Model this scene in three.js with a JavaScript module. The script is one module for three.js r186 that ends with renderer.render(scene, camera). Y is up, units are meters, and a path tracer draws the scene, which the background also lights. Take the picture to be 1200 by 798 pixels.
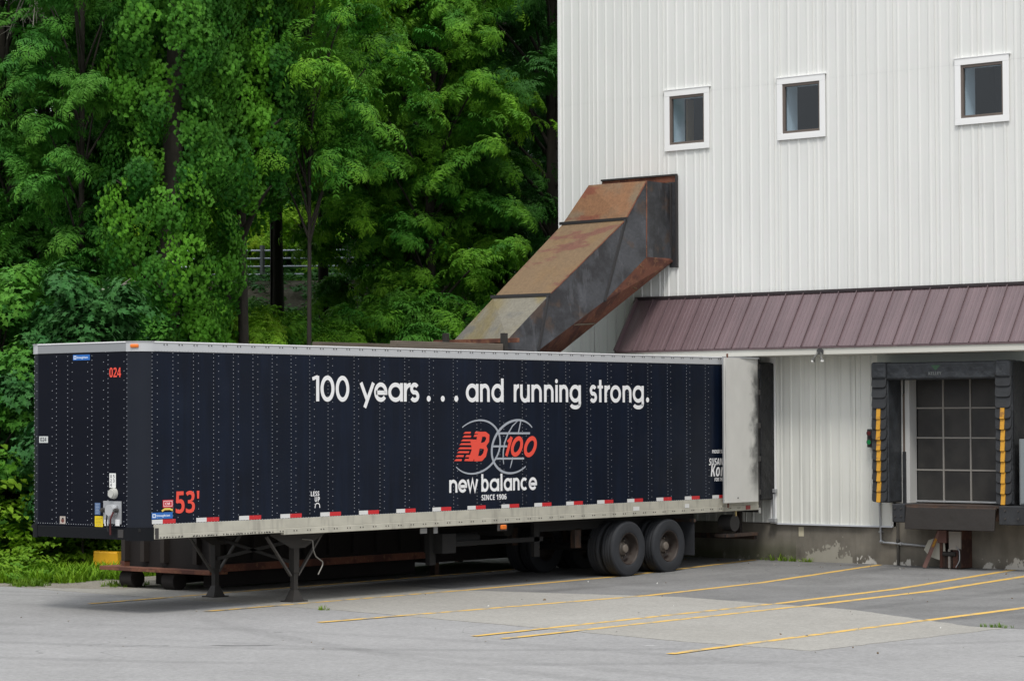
import * as THREE from 'three';
import { RoundedBoxGeometry } from 'three/addons/geometries/RoundedBoxGeometry.js';
import { TextGeometry } from 'three/addons/geometries/TextGeometry.js';
import { FontLoader } from 'three/addons/loaders/FontLoader.js';
import { mergeGeometries } from 'three/addons/utils/BufferGeometryUtils.js';

// ------------------------------------------------------------------ camera, sky, sun, exposure
const scene = new THREE.Scene();
const camera = new THREE.PerspectiveCamera(15.16, 1024 / 680, 0.5, 2000);
{
  const yaw = 0.69766, pitch = 0.0303;
  camera.position.set(28.566, 2.917, 41.622);
  camera.lookAt(28.566 - Math.sin(yaw) * Math.cos(pitch), 2.917 + Math.sin(pitch), 41.622 - Math.cos(yaw) * Math.cos(pitch));
  camera.rotateZ(-0.00385);
}
scene.add(camera);
function seeded(a) { return () => { a |= 0; a = a + 0x6D2B79F5 | 0; let t = Math.imul(a ^ a >>> 15, 1 | a); t = t + Math.imul(t ^ t >>> 7, 61 | t) ^ t; return ((t ^ t >>> 14) >>> 0) / 4294967296; }; }
// periodic value noise
const LAT = new Float32Array(65536); { const r = seeded(7); for (let i = 0; i < 65536; i++) LAT[i] = r(); }
function vnoise(x, y, px, py, s = 0) {
  const xi = Math.floor(x), yi = Math.floor(y), fx = x - xi, fy = y - yi;
  const u = fx * fx * (3 - 2 * fx), v = fy * fy * (3 - 2 * fy);
  const m = (a, b) => ((a % b) + b) % b;
  const x0 = m(xi, px), x1 = m(xi + 1, px), y0 = m(yi, py), y1 = m(yi + 1, py);
  const h = (a, b) => LAT[(a * 7919 + b * 104729 + s * 15731) & 65535];
  const p = h(x0, y0), q = h(x1, y0), r = h(x0, y1), t = h(x1, y1);
  return (p + (q - p) * u) * (1 - v) + (r + (t - r) * u) * v;
}
function fbm(u, v, fx, fy, oct, s = 0) {   // u, v in 0..1, tileable
  let a = 0.5, sum = 0, n = 0;
  for (let o = 0; o < oct; o++) { sum += a * vnoise(u * fx, v * fy, fx, fy, s + o); n += a; a *= 0.55; fx *= 2; fy *= 2; }
  return sum / n;
}
const clamp = (x, a = 0, b = 1) => Math.min(b, Math.max(a, x));
const smooth = (a, b, x) => { const t = clamp((x - a) / (b - a)); return t * t * (3 - 2 * t); };
const mix = (a, b, t) => a + (b - a) * t;
const mix3 = (a, b, t) => [mix(a[0], b[0], t), mix(a[1], b[1], t), mix(a[2], b[2], t)];

{ // overcast sky: brighter overhead, soft cloud mottling all round
  const W = 256, H = 128, d = new Float32Array(W * H * 4);
  for (let j = 0; j < H; j++) for (let i = 0; i < W; i++) {
    const el = (j + 0.5) / H * Math.PI - Math.PI / 2, k = (j * W + i) * 4;
    const c = fbm(i / W, j / H, 6, 6, 4, 3) - 0.5;
    let L = el >= 0 ? (1 + 2 * Math.sin(el)) / 3 * (1 + 0.22 * c) : 0.16;
    d[k] = L * 0.96; d[k + 1] = L * 0.99; d[k + 2] = L * 1.05; d[k + 3] = 1;
  }
  const sky = new THREE.DataTexture(d, W, H, THREE.RGBAFormat, THREE.FloatType);
  sky.mapping = THREE.EquirectangularReflectionMapping; sky.magFilter = THREE.LinearFilter; sky.minFilter = THREE.LinearFilter; sky.needsUpdate = true;
  scene.background = sky; scene.environment = sky;
}
const sun = new THREE.DirectionalLight(new THREE.Color(1, 0.96, 0.9), 1.2);
sun.position.set(14, 40, 22); sun.target.position.set(-2, 0, 2);
sun.castShadow = true; sun.shadow.radius = 26; sun.shadow.mapSize.set(2048, 2048);
Object.assign(sun.shadow.camera, { left: -40, right: 40, top: 40, bottom: -40, near: 1, far: 140 });
scene.add(sun, sun.target);
const renderer = new THREE.WebGLRenderer({ antialias: true });
renderer.setSize(1024, 680);
renderer.shadowMap.enabled = true;
renderer.toneMapping = THREE.LinearToneMapping;
renderer.toneMappingExposure = 1.75;

// ------------------------------------------------------------------ helpers
const used = {};
function numbered(n) { const k = used[n] = (used[n] ?? -1) + 1; return k ? `${n}_${String(k).padStart(3, '0')}` : n; }
function tag(o, label, category, group) { o.userData.label = label; o.userData.category = category; if (group) o.userData.group = group; return o; }
function thing(name, label, category, pos = [0, 0, 0], group) {
  const o = new THREE.Group(); o.name = numbered(name); o.position.set(...pos); scene.add(o); return tag(o, label, category, group);
}
const worldOf = o => { const p = new THREE.Vector3(); while (o && o !== scene) { p.add(o.position); o = o.parent; } return p; };
function flat(g) { let q = g.index ? g.toNonIndexed() : g; for (const k of Object.keys(q.attributes)) if (!['position', 'normal', 'uv'].includes(k)) q.deleteAttribute(k); q.morphAttributes = {}; return q; }
function boxUV(g) { // uv in metres, projected along the main axis of each face
  g = flat(g); if (!g.attributes.normal) g.computeVertexNormals();
  const p = g.attributes.position, n = g.attributes.normal, uv = new Float32Array(p.count * 2);
  for (let i = 0; i < p.count; i += 3) {
    let nx = 0, ny = 0, nz = 0;
    for (let k = 0; k < 3; k++) { nx += n.getX(i + k); ny += n.getY(i + k); nz += n.getZ(i + k); }
    nx = Math.abs(nx); ny = Math.abs(ny); nz = Math.abs(nz);
    for (let k = 0; k < 3; k++) {
      const x = p.getX(i + k), y = p.getY(i + k), z = p.getZ(i + k);
      const [a, b] = ny >= nx && ny >= nz ? [x, z] : nx >= nz ? [z, y] : [x, y];
      uv[(i + k) * 2] = a; uv[(i + k) * 2 + 1] = b;
    }
  }
  g.setAttribute('uv', new THREE.BufferAttribute(uv, 2)); return g;
}
// geometries are written in world metres; mesh() shifts them into their parent's frame
function mesh(name, gs, m, parent = scene, keepUV = false, label) {
  let g = Array.isArray(gs) ? (gs.length > 1 ? mergeGeometries(gs.map(q => keepUV ? flat(q) : boxUV(q))) : (keepUV ? flat(gs[0]) : boxUV(gs[0]))) : (keepUV ? flat(gs) : boxUV(gs));
  const o = new THREE.Mesh(g, m); o.name = parent === scene ? numbered(name) : name;
  const w = worldOf(parent); g.translate(-w.x, -w.y, -w.z);
  o.castShadow = o.receiveShadow = true; parent.add(o); if (label) o.userData.label = label; return o;
}
function kind(o, k) { o.userData.kind = k; return o; }
function bx(x0, x1, y0, y1, z0, z1, r = 0) {
  const w = Math.abs(x1 - x0), h = Math.abs(y1 - y0), d = Math.abs(z1 - z0);
  const g = r ? new RoundedBoxGeometry(w, h, d, r > 0.03 ? 3 : 1, Math.min(r, w * .49, h * .49, d * .49)) : new THREE.BoxGeometry(w, h, d);
  g.translate((x0 + x1) / 2, (y0 + y1) / 2, (z0 + z1) / 2); return g;
}
function quads(list) { // list of [a, b, c, d] corner points, counter-clockwise
  const v = []; for (const q of list) { const [a, b, c, d] = q; v.push(...a, ...b, ...c); if (d) v.push(...a, ...c, ...d); }
  const g = new THREE.BufferGeometry(); g.setAttribute('position', new THREE.Float32BufferAttribute(v, 3)); g.computeVertexNormals(); return g;
}
const V = (x, y, z) => new THREE.Vector3(x, y, z);
function tube(pts, r, seg = 8, n = 0) { const c = new THREE.CatmullRomCurve3(pts.map(p => V(...p)), false, 'catmullrom', 0.2); return new THREE.TubeGeometry(c, n || pts.length * 5, r, seg); }
function bar(a, b, w, d = w) { // square bar from a to b
  const A = V(...a), B = V(...b), g = new THREE.BoxGeometry(w, A.distanceTo(B), d);
  g.applyQuaternion(new THREE.Quaternion().setFromUnitVectors(V(0, 1, 0), B.clone().sub(A).normalize())); const m = A.add(B).multiplyScalar(.5); g.translate(m.x, m.y, m.z); return g;
}
function cyl(r, h, x, y, z, axis = 'y', seg = 20, r2 = r) { const g = new THREE.CylinderGeometry(r2, r, h, seg); if (axis === 'x') g.rotateZ(-Math.PI / 2); if (axis === 'z') g.rotateX(Math.PI / 2); g.translate(x, y, z); return g; }

// ------------------------------------------------------------------ textures
function tex(W, H, f, o = {}) {
  const d = new Uint8Array(W * H * 4);
  for (let j = 0; j < H; j++) for (let i = 0; i < W; i++) {
    const c = f((i + .5) / W, (j + .5) / H), k = (j * W + i) * 4;
    for (let q = 0; q < 3; q++) { const l = clamp(Array.isArray(c) ? c[q] : c); d[k + q] = 255 * (o.data ? l : (l <= .0031308 ? 12.92 * l : 1.055 * l ** (1 / 2.4) - .055)) + .5; }
    d[k + 3] = 255;
  }
  const t = new THREE.DataTexture(d, W, H, THREE.RGBAFormat);
  t.wrapS = t.wrapT = o.clamp ? THREE.ClampToEdgeWrapping : THREE.RepeatWrapping; t.magFilter = THREE.LinearFilter; t.minFilter = THREE.LinearMipmapLinearFilter; t.generateMipmaps = true;
  if (!o.data) t.colorSpace = THREE.SRGBColorSpace;
  if (o.m) t.repeat.set(1 / o.m[0], 1 / o.m[1]);
  t.needsUpdate = true; return t;
}
function M(c, rough = .8, o = {}) { const m = new THREE.MeshStandardMaterial({ roughness: rough, ...o }); if (Array.isArray(c)) m.color.setRGB(...c); else m.color.set(c); return m; }
const rndT = seeded(91);
const grain = tex(512, 512, (u, v) => .35 * fbm(u, v, 8, 8, 4, 1) + .65 * rndT(), { data: true, m: [1.2, 1.2] });
const lumps = tex(512, 512, (u, v) => fbm(u, v, 6, 6, 5, 2), { data: true, m: [2, 2] });
const oilcan = tex(256, 256, (u, v) => fbm(u, v, 4, 4, 2, 9), { data: true, m: [2.4, 2.4] });
function speckled(base, dark, light, m, s, grainAmt = .35) {
  const r = seeded(s);
  return tex(1024, 1024, (u, v) => {
    const a = fbm(u, v, 3, 3, 6, s), b = .3 * fbm(u, v, 24, 24, 3, s + 7) + .7 * vnoise(u * 210, v * 210, 210, 210, s + 3), g = r();
    let c = mix3(dark, light, clamp((a - .5) * 1.7 + .5)); c = mix3(c, base, .55);
    const k = 1 + (b - .5) * grainAmt * 1.1 + (g - .5) * grainAmt; return [c[0] * k, c[1] * k, c[2] * k];
  }, { m });
}
const mat = {};
function paving(size, base, s, wear, marks) { // worn asphalt, 26 m across: tyre sweeps, drips, hairline cracks
  const r = seeded(s), drips = Array.from({ length: 70 }, () => [r(), r(), .03 + .16 * r() * r(), r() < .35 ? .35 : -.3]);
  const cell = Array.from({ length: 256 }, () => []); drips.forEach(d => { for (let a = -1; a <= 1; a++) for (let b = -1; b <= 1; b++) cell[(((d[1] * 16 | 0) + b + 16) % 16) * 16 + ((d[0] * 16 | 0) + a + 16) % 16].push(d); });
  return tex(size, size, (u, v) => {
    const x = u * 26, y = v * 26, lo = fbm(u, v, 5, 5, 4, s), mid = fbm(u, v, 40, 40, 2, s + 4), st = vnoise(u * 620, v * 620, 620, 620, s + 3);
    let k = 1 + wear * (lo - .5) * .9 + wear * .5 * (mid - .5) + (st - .5) * .24 + (r() - .5) * .22;
    for (const [cx, cy, R, w, a] of marks) { const d = Math.abs(Math.hypot(x - cx, y - cy) - R); if (d < w) k *= 1 - a * smooth(w, w * .35, d) * smooth(.3, .62, fbm(u, v, 9, 9, 2, s + 8)); }
    for (const [a, b, q, t] of cell[(v * 16 | 0) * 16 + (u * 16 | 0)]) { const d = Math.hypot((u - a) * 26, (v - b) * 26) + .1 * (mid - .5); if (d < q) k *= 1 + t * smooth(q, q * .4, d); }
    const c = fbm(u, v, 4, 4, 4, s + 20); if (Math.abs(c - .5) < .0009 && lo > .52) k *= .78;
    return [base[0] * k, base[1] * k, base[2] * k];
  }, { m: [26, 26] });
}
const sweeps = [[-4, 2, 19, .22, .14], [-4, 2, 20.9, .22, .14], [30, 34, 20, .2, .12], [30, 34, 21.9, .2, .12], [8, 40, 22, .25, .1], [8, 40, 23.8, .25, .1], [16, -12, 26, .2, .1], [16, -12, 31.6, .25, .14], [40, 8, 26, .2, .12]];
mat.asphalt = M([1, 1, 1], .95, { map: paving(2048, [.238, .235, .230], 11, .3, sweeps), bumpMap: grain, bumpScale: .003 });
mat.apron = M([1, 1, 1], .95, { map: paving(1024, [.162, .160, .155], 27, .75, [[1.2, 13, 260, .25, 0], [-200, 5, 201.3, .28, .2], [-200, 5, 203.2, .3, .18], [-200, 5, 207.6, .3, .2], [-200, 5, 209.7, .28, .2], [60, 18, 56, .3, .15]]), bumpMap: grain, bumpScale: .004 });
mat.pad = M([1, 1, 1], .92, { map: speckled([.272, .262, .236], [.215, .203, .178], [.32, .308, .278], [8, 8], 31, .3), bumpMap: grain, bumpScale: .002 });
mat.dirt = M([1, 1, 1], 1, { map: speckled([.055, .05, .032], [.03, .03, .018], [.10, .085, .055], [5, 5], 41, .7), bumpMap: lumps, bumpScale: .05 });
mat.gravel = M([1, 1, 1], 1, { map: speckled([.24, .22, .185], [.14, .125, .1], [.31, .285, .24], [4, 4], 43, .8), bumpMap: grain, bumpScale: .006 });
function paintTex(wear, s) {
  const r = seeded(s);
  return tex(512, 512, (u, v) => {
    const w = fbm(u, v, 20, 8, 4, s) + .25 * (r() - .5), t = smooth(wear - .07, wear + .07, w), g = .9 + .2 * r();
    return mix3([.60 * g, .37 * g, .075 * g], [.24 * g, .22 * g, .18 * g], t);
  }, { m: [1.5, 1.5] });
}
mat.yellowFresh = M([1, 1, 1], .85, { map: paintTex(.72, 51) });
mat.yellowWorn = M([1, 1, 1], .9, { map: paintTex(.60, 52) });
mat.wall = M([1, 1, 1], .55, { map: tex(512, 512, (u, v) => {
  const st = fbm(u, v, 60, 2, 3, 61), d = fbm(u, v, 5, 5, 5, 62); const k = 1 - .06 * smooth(.5, .85, st) - .06 * (d - .5); return [.745 * k, .75 * k, .722 * k]; }, { m: [5.2, 6.1] }) });
mat.wallLow = M([1, 1, 1], .6, { map: tex(512, 512, (u, v) => {
  const st = fbm(u, v, 50, 2, 3, 65), d = fbm(u, v, 6, 6, 5, 66); const k = 1 - .18 * smooth(.5, .85, st) - .15 * (d - .5); return [.74 * k, .745 * k, .69 * k]; }, { m: [4.1, 5.3] }) });
mat.trim = M([.86, .86, .85], .5); mat.trimGrey = M([.55, .57, .6], .5);
mat.soffit = M([.62, .61, .55], .7); mat.header = M([.5, .54, .5], .7, { bumpMap: lumps, bumpScale: .004 });
mat.canopy = M([1, 1, 1], .33, { map: tex(512, 512, (u, v) => { const s = fbm(u, v, 40, 2, 3, 71), d = fbm(u, v, 6, 6, 4, 72); const k = .8 + .5 * s + .3 * (d - .5); return [.128 * k, .086 * k, .092 * k]; }, { m: [4, 3] }) });
mat.canopyDark = M([.03, .022, .024], .6);
mat.brown = M([.13, .105, .09], .6); mat.glass = new THREE.MeshPhysicalMaterial({ color: 0xffffff, transmission: 1, thickness: 0, roughness: .03, ior: 1.5 });
mat.glass.color.setRGB(.86, .92, .95);
mat.reveal = M([.78, .8, .82], .8); mat.room = M([.036, .05, .062], .95); mat.tan = M([.32, .2, .1], .8);
mat.concrete = M([1, 1, 1], .95, { map: tex(1024, 1024, (u, v) => { const a = fbm(u, v, 5, 5, 6, 81), s = fbm(u, v, 30, 3, 4, 82); const k = .55 + .7 * a + .35 * (s - .5); return [.115 * k, .103 * k, .082 * k]; }, { m: [3.3, 3.3] }), bumpMap: lumps, bumpScale: .01 });
{ // foundation: concrete with pale paint flaking off along its foot
  const r = seeded(83);
  mat.foundation = M([1, 1, 1], .95, { map: tex(2048, 256, (u, v) => {
    const a = fbm(u, v, 40, 4, 6, 84), s = fbm(u, v, 90, 2, 4, 85), x = u * 13 - 3, y = v * 1.3;
    let k = .6 + .55 * a + .45 * (s - .5) + .1 * (r() - .5);
    let c = [.205 * k, .186 * k, .152 * k];
    if (x > 1.88) c = c.map(q => q * 1.12);
    c = mix3(c, [.06, .05, .035], .7 * smooth(.35, 0, y) * smooth(.35, .6, fbm(u, v, 25, 3, 4, 86)) * (x < .6 ? 1.2 : .5));
    if (x < .5) c = mix3(c, [.05, .06, .02], .55 * smooth(.55, .1, y));
    const p = .6 * fbm(u, v, 60, 6, 5, 87) + .4 * fbm(u, v, 220, 14, 4, 88);
    const up = (x > .35 && x < 1.8 ? .36 * smooth(.35, .8, x) : x > 1.9 && x < 3.1 ? .17 : x > 4.6 ? .2 + .12 * smooth(5, 5.6, x) : .05);
    const t = smooth(.0, .05, (up - y) * .8 + (p - .52) * .9 - .05) * (up > .1 ? 1 : .25);
    const wh = x < 1.8 ? [.36, .34, .28] : [.66, .63, .56];
    c = mix3(c, wh, t * (.7 + .3 * p));
    if (Math.abs(x - .62) < .05 + .02 * p && y > .5 && y < .68) c = [.55, .5, .36];
    return c; }, { clamp: true }), bumpMap: lumps, bumpScale: .006 });
}
// steel
const rustA = [.20, .085, .045], rustB = [.30, .15, .075], grey = [.062, .064, .07], pale = [.2, .205, .22];
mat.ductTop = M([1, 1, 1], .8, { map: tex(1024, 1024, (u, v) => {
  const a = fbm(u, v, 4, 4, 6, 101), b = fbm(u, v, 9, 3, 5, 102), c0 = fbm(u, v, 40, 40, 3, 103);
  let c = mix3([.20, .135, .085], [.235, .115, .055], smooth(.35, .7, a)); c = mix3(c, [.17, .055, .045], .75 * smooth(.52, .72, b)); c = mix3(c, [.18, .165, .14], .6 * smooth(.55, .3, a));
  const k = .58 + .3 * c0; return [c[0] * k, c[1] * k * 1.0, c[2] * k * .9]; }, { m: [2.6, 2.6] }), metalness: .1 });
const ductSkin = (c1, c2, c3, sd) => M([1, 1, 1], .8, { map: tex(512, 512, (u, v) => {
  const a = fbm(u, v, 4, 4, 6, sd), b = fbm(u, v, 3, 9, 5, sd + 1), d = fbm(u, v, 30, 4, 4, sd + 2), e = fbm(u, v, 70, 70, 2, sd + 3);
  let c = mix3(c1, c2, smooth(.35, .68, a)); c = mix3(c, c3, .8 * smooth(.54, .7, b)); const k = .74 + .38 * e + .16 * (d - .5); return c.map(q => q * k); }, { m: [2.1, 2.1] }), metalness: .1 });
mat.ductA = ductSkin([.25, .125, .06], [.2, .145, .09], [.2, .055, .032], 201); mat.ductB = ductSkin([.19, .125, .068], [.2, .125, .06], [.16, .06, .045], 211); mat.ductC = ductSkin([.205, .19, .15], [.2, .165, .085], [.15, .145, .13], 221);
mat.ductSide = M([1, 1, 1], .55, { map: tex(1024, 1024, (u, v) => {
  const a = fbm(u, v, 5, 5, 6, 111), s = fbm(u, v, 22, 5, 5, 112), c0 = fbm(u, v, 60, 60, 2, 113);
  let c = mix3(grey, [.035, .035, .038], smooth(.4, .65, a)); c = mix3(c, [.105, .108, .118], .5 * smooth(.56, .75, s)); c = mix3(c, [.09, .055, .035], .6 * smooth(.58, .75, fbm(u, v, 7, 7, 4, 114)));
  const k = .8 + .4 * c0; return c.map(q => q * k); }, { m: [2.4, 2.4] }), metalness: .3 });
mat.rust = M([1, 1, 1], .9, { map: tex(512, 512, (u, v) => {
  const a = fbm(u, v, 6, 6, 6, 121), b = fbm(u, v, 30, 30, 3, 122); let c = mix3([.16, .06, .035], [.085, .032, .022], smooth(.4, .65, a)); c = mix3(c, [.24, .12, .06], .5 * smooth(.55, .75, b)); return c; }, { m: [1.6, 1.6] }) });
mat.rustDeep = M([.55, .62, .7], .9, { map: mat.rust.map });
mat.rustDark = M([1, 1, 1], .9, { map: tex(512, 512, (u, v) => {
  const a = fbm(u, v, 6, 6, 6, 131), b = fbm(u, v, 20, 4, 4, 132); return mix3(mix3([.05, .032, .024], [.022, .018, .016], smooth(.4, .65, a)), [.09, .045, .025], .6 * smooth(.55, .75, b)); }, { m: [2, 2] }) });
mat.wood = M([1, 1, 1], .9, { map: tex(256, 256, (u, v) => { const k = .7 + .6 * fbm(u, v, 4, 40, 4, 141); return [.13 * k, .105 * k, .08 * k]; }, { m: [1, 1] }) });
mat.rustBlack = M([.009, .0065, .0055], .9, { bumpMap: lumps, bumpScale: .01 });
// trailer
const gloss = (c, r, sp) => { const m = new THREE.MeshPhysicalMaterial({ roughness: r, specularIntensity: sp, bumpMap: oilcan, bumpScale: .011 }); m.color.setRGB(...c); return m; };
mat.navy = gloss([1, 1, 1], .36, .42); mat.navy.map = tex(512, 512, (u, v) => { const st = fbm(u, v, 50, 2, 4, 301), d = fbm(u, v, 5, 5, 5, 302), k = .85 + .3 * smooth(.45, .8, st) + .6 * (d - .5); return [.0036 * k, .0075 * k, .0185 * k]; }, { m: [3.7, 3.1] });
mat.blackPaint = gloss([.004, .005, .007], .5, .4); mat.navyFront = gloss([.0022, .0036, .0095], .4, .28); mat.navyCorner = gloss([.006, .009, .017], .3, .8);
mat.rail = M([1, 1, 1], .5, { map: tex(1024, 128, (u, v) => { const k = .82 + .3 * fbm(u, v, 40, 6, 5, 151), d = smooth(.5, .8, fbm(u, v, 90, 2, 3, 152)); return mix3([.50 * k, .48 * k, .40 * k], [.25, .235, .2], .5 * d); }, { m: [9, 1] }), metalness: .1 });
mat.railTop = M([.52, .53, .54], .45, { metalness: .15 }); mat.railFront = M([.3, .31, .32], .5, { metalness: .2 });

mat.rivet = M([.42, .44, .47], .4, { metalness: .2 });
mat.white = M([.82, .82, .82], .5); mat.red = M([.62, .035, .03], .5); mat.logoRed = M([.80, .075, .045], .5); mat.silver = M([.42, .45, .5], .4, { metalness: .2 });
mat.reflWhite = M([.68, .68, .66], .45); mat.reflRed = M([.55, .02, .025], .4);
mat.amber = M([.75, .18, .02], .3); mat.under = M([.008, .008, .008], .85); mat.underSteel = M([.045, .042, .04], .7, { bumpMap: lumps, bumpScale: .006 });
mat.legSteel = M([.026, .023, .02], .7, { bumpMap: lumps, bumpScale: .006 }); mat.galv = M([.42, .43, .44], .45, { metalness: .4 });
mat.tyre = M([1, 1, 1], .8, { map: tex(256, 256, (u, v) => { const k = .7 + .6 * fbm(u, v, 8, 8, 4, 161); return [.022 * k, .024 * k, .028 * k]; }, { m: [.5, .5] }) });
mat.rim = M([1, 1, 1], .65, { map: tex(256, 256, (u, v) => { const a = fbm(u, v, 6, 6, 5, 165); return mix3([.055, .044, .037], [.03, .018, .013], smooth(.4, .65, a)); }, { m: [.6, .6] }), metalness: .2 });
mat.hub = M([.2, .17, .14], .5, { metalness: .3 });
mat.rubber = M([1, 1, 1], .75, { map: tex(256, 256, (u, v) => { const k = .6 + .8 * fbm(u, v, 7, 7, 5, 171); return [.026 * k, .028 * k, .031 * k]; }, { m: [1, 1] }), bumpMap: lumps, bumpScale: .02 });
mat.vinyl = M([1, 1, 1], .5, { map: tex(256, 256, (u, v) => { const k = .5 + fbm(u, v, 9, 5, 5, 172); return [.034 * k, .038 * k, .043 * k]; }, { m: [1.3, 1.3] }), bumpMap: lumps, bumpScale: .05 });
mat.curtain = M([.006, .0065, .008], .6, { bumpMap: lumps, bumpScale: .07 });
mat.stripe = M([1, 1, 1], .6, { map: tex(128, 512, (u, v) => mix3([.62, .31, .025], [.26, .12, .03], .8 * smooth(.56, .74, fbm(u, v, 3, 24, 4, 175))), { m: [1, 2.2] }) });
mat.door = M([1, 1, 1], .6, { map: tex(256, 512, (u, v) => {   // pale door skin, oily smear along the hinge side
  const a = fbm(u, v, 5, 9, 5, 181), s = fbm(u, v, 6, 14, 4, 182); let c = [.62, .61, .57].map(q => q * (.93 + .14 * a)); const e = smooth(.70, 1.0, u + (s - .5) * .35) * smooth(1.05, .8, v) * smooth(-.05, .25, v);
  return mix3(c, [.05, .05, .05], e * .95); }, { clamp: true }) });
mat.doorGrid = M([.27, .255, .23], .6); mat.doorPane = M([1, 1, 1], .4, { map: tex(256, 256, (u, v) => { const a = fbm(u, v, 6, 6, 5, 185); return mix3([.028, .027, .026], [.044, .042, .038], smooth(.35, .8, a)); }, { m: [1.7, 1.7] }) });

// ------------------------------------------------------------------ ground
const gy = (x, z) => .085 * clamp((4.2 - z) / 4.6) * smooth(-13, -8, x);
function hill(x, z) { const F = -.6424 * (x - 28.57) - .766 * (z - 41.62); return 6.3 * smooth(57, 69, F) * smooth(-6.3, -10, x) + .35 * smooth(49, 56, F) * smooth(-6.3, -10, x); }
{
  const xs = [], zs = [];
  const line = (a, fine0, fine1, step) => { const o = []; for (let x = -600; x < fine0; x += Math.max(step, (fine0 - x) * .22)) o.push(x); for (let x = fine0; x <= fine1; x += step) o.push(x); for (let x = fine1 + step; x < 620; x += Math.max(step, (x - fine1) * .25)) o.push(x); return o; };
  xs.push(...line(0, -46, 24, 1)); zs.push(...line(0, -46, 30, 1));
  const v = [], idx = [], uv = [];
  for (const z of zs) for (const x of xs) {
    const lot = smooth(-8.5, -7.5, x) * smooth(-4, -3, z) * smooth(60, 40, Math.abs(x)) * smooth(80, 60, z);
    v.push(x, gy(x, z) + hill(x, z) - .14 * lot + .05 * (1 - lot) * (fbm(((x / 64) % 1 + 1) % 1, ((z / 64) % 1 + 1) % 1, 32, 32, 3, 5) - .5), z); uv.push(x, z);
  }
  const n = xs.length;
  for (let j = 0; j < zs.length - 1; j++) for (let i = 0; i < n - 1; i++) { const a = j * n + i; idx.push(a, a + n, a + 1, a + 1, a + n, a + n + 1); }
  const g = new THREE.BufferGeometry(); g.setAttribute('position', new THREE.Float32BufferAttribute(v, 3)); g.setAttribute('uv', new THREE.Float32BufferAttribute(uv, 2)); g.setIndex(idx); g.computeVertexNormals();
  kind(mesh('ground', g, mat.dirt, scene, true), 'structure');
}
function sheet(name, poly, h, m, parent, ragged = 0, s = 1) { // a flat paved area over polygon [x, z], following the ground
  const r = seeded(s), pts = [];
  for (let i = 0; i < poly.length; i++) { const [x0, z0] = poly[i], [x1, z1] = poly[(i + 1) % poly.length], L = Math.hypot(x1 - x0, z1 - z0), n = ragged ? Math.max(1, Math.round(L / .18)) : 1; for (let k = 0; k < n; k++) { const t = k / n; pts.push(new THREE.Vector2(x0 + (x1 - x0) * t + (k ? (r() - .5) * ragged : 0), -(z0 + (z1 - z0) * t + (k ? (r() - .5) * ragged : 0)))); } }
  const g0 = new THREE.ShapeGeometry(new THREE.Shape(pts)); g0.rotateX(-Math.PI / 2);
  const g = boxUV(g0), p = g.attributes.position;
  for (let i = 0; i < p.count; i++) p.setY(i, gy(p.getX(i), p.getZ(i)) + h);
  g.computeVertexNormals();
  const rim = boxUV(quads(pts.map((a, i) => { const b = pts[(i + 1) % pts.length], y = (q, d) => gy(q.x, -q.y) + d; return [[a.x, y(a, -.01), -a.y], [b.x, y(b, -.01), -b.y], [b.x, y(b, h), -b.y], [a.x, y(a, h), -a.y]]; })));
  return mesh(name, mergeGeometries([flat(g), rim]), m, parent, true);
}
function strips(x0, x1, z0, z1, h, cut = x => [z0, z1]) { // grid sheet whose rows follow the slope to the wall
  const g = new THREE.PlaneGeometry(1, 1, 1, 1); g.dispose(); const q = [], N = 24, zz = []; for (let k = 0; k <= N; k++) zz.push(z0 + (z1 - z0) * k / N);
  for (let k = 0; k < N; k++) { const a = zz[k], b = zz[k + 1]; q.push([[x0, gy(0, b) + h, b], [x1, gy(0, b) + h, b], [x1, gy(0, a) + h, a], [x0, gy(0, a) + h, a]]); } return quads(q);
}
const asphalt = kind(mesh('asphalt', [strips(-7.2, 60, -.6, 14, 0), quads([[[-7.2, 0, 60], [60, 0, 60], [60, 0, 14], [-7.2, 0, 14]], [[-40, 0, 60], [-7.2, 0, 60], [-7.2, 0, 12.9], [-40, 0, 29]]])], mat.asphalt), 'structure');
const apron = kind(mesh('dock_apron', [strips(-7.0, 30, -.58, 10.2, .003), quads([[[-7, -.01, 10.2], [30, -.01, 10.2], [30, .003, 10.2], [-7, .003, 10.2]]])], mat.apron), 'structure');
const pad = kind(sheet('concrete_pad', [[-7.4, 12.55], [-6.6, 12.95], [-4.2, 13.15], [1.4, 13.4], [5.75, 14.06], [8.81, 14.63], [10.87, 14.74], [11.1, 10.25], [10.6, 10.3], [7.64, 8.66], [3.96, 8.0], [0, 8.9], [-3.2, 8.4], [-6.9, 8.2]], .006, mat.pad, scene, .05, 3), 'structure');
kind(sheet('gravel_strip', [[-9.2, 12.75], [-8.4, 13.1], [-6.6, 12.9], [-4.9, 12.2], [-5.2, 10.2], [-6.4, 8.2], [-7.4, 8.2], [-7.0, 10.6], [-8.0, 11.7]], .010, mat.gravel, scene, .12, 5), 'structure');
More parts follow.
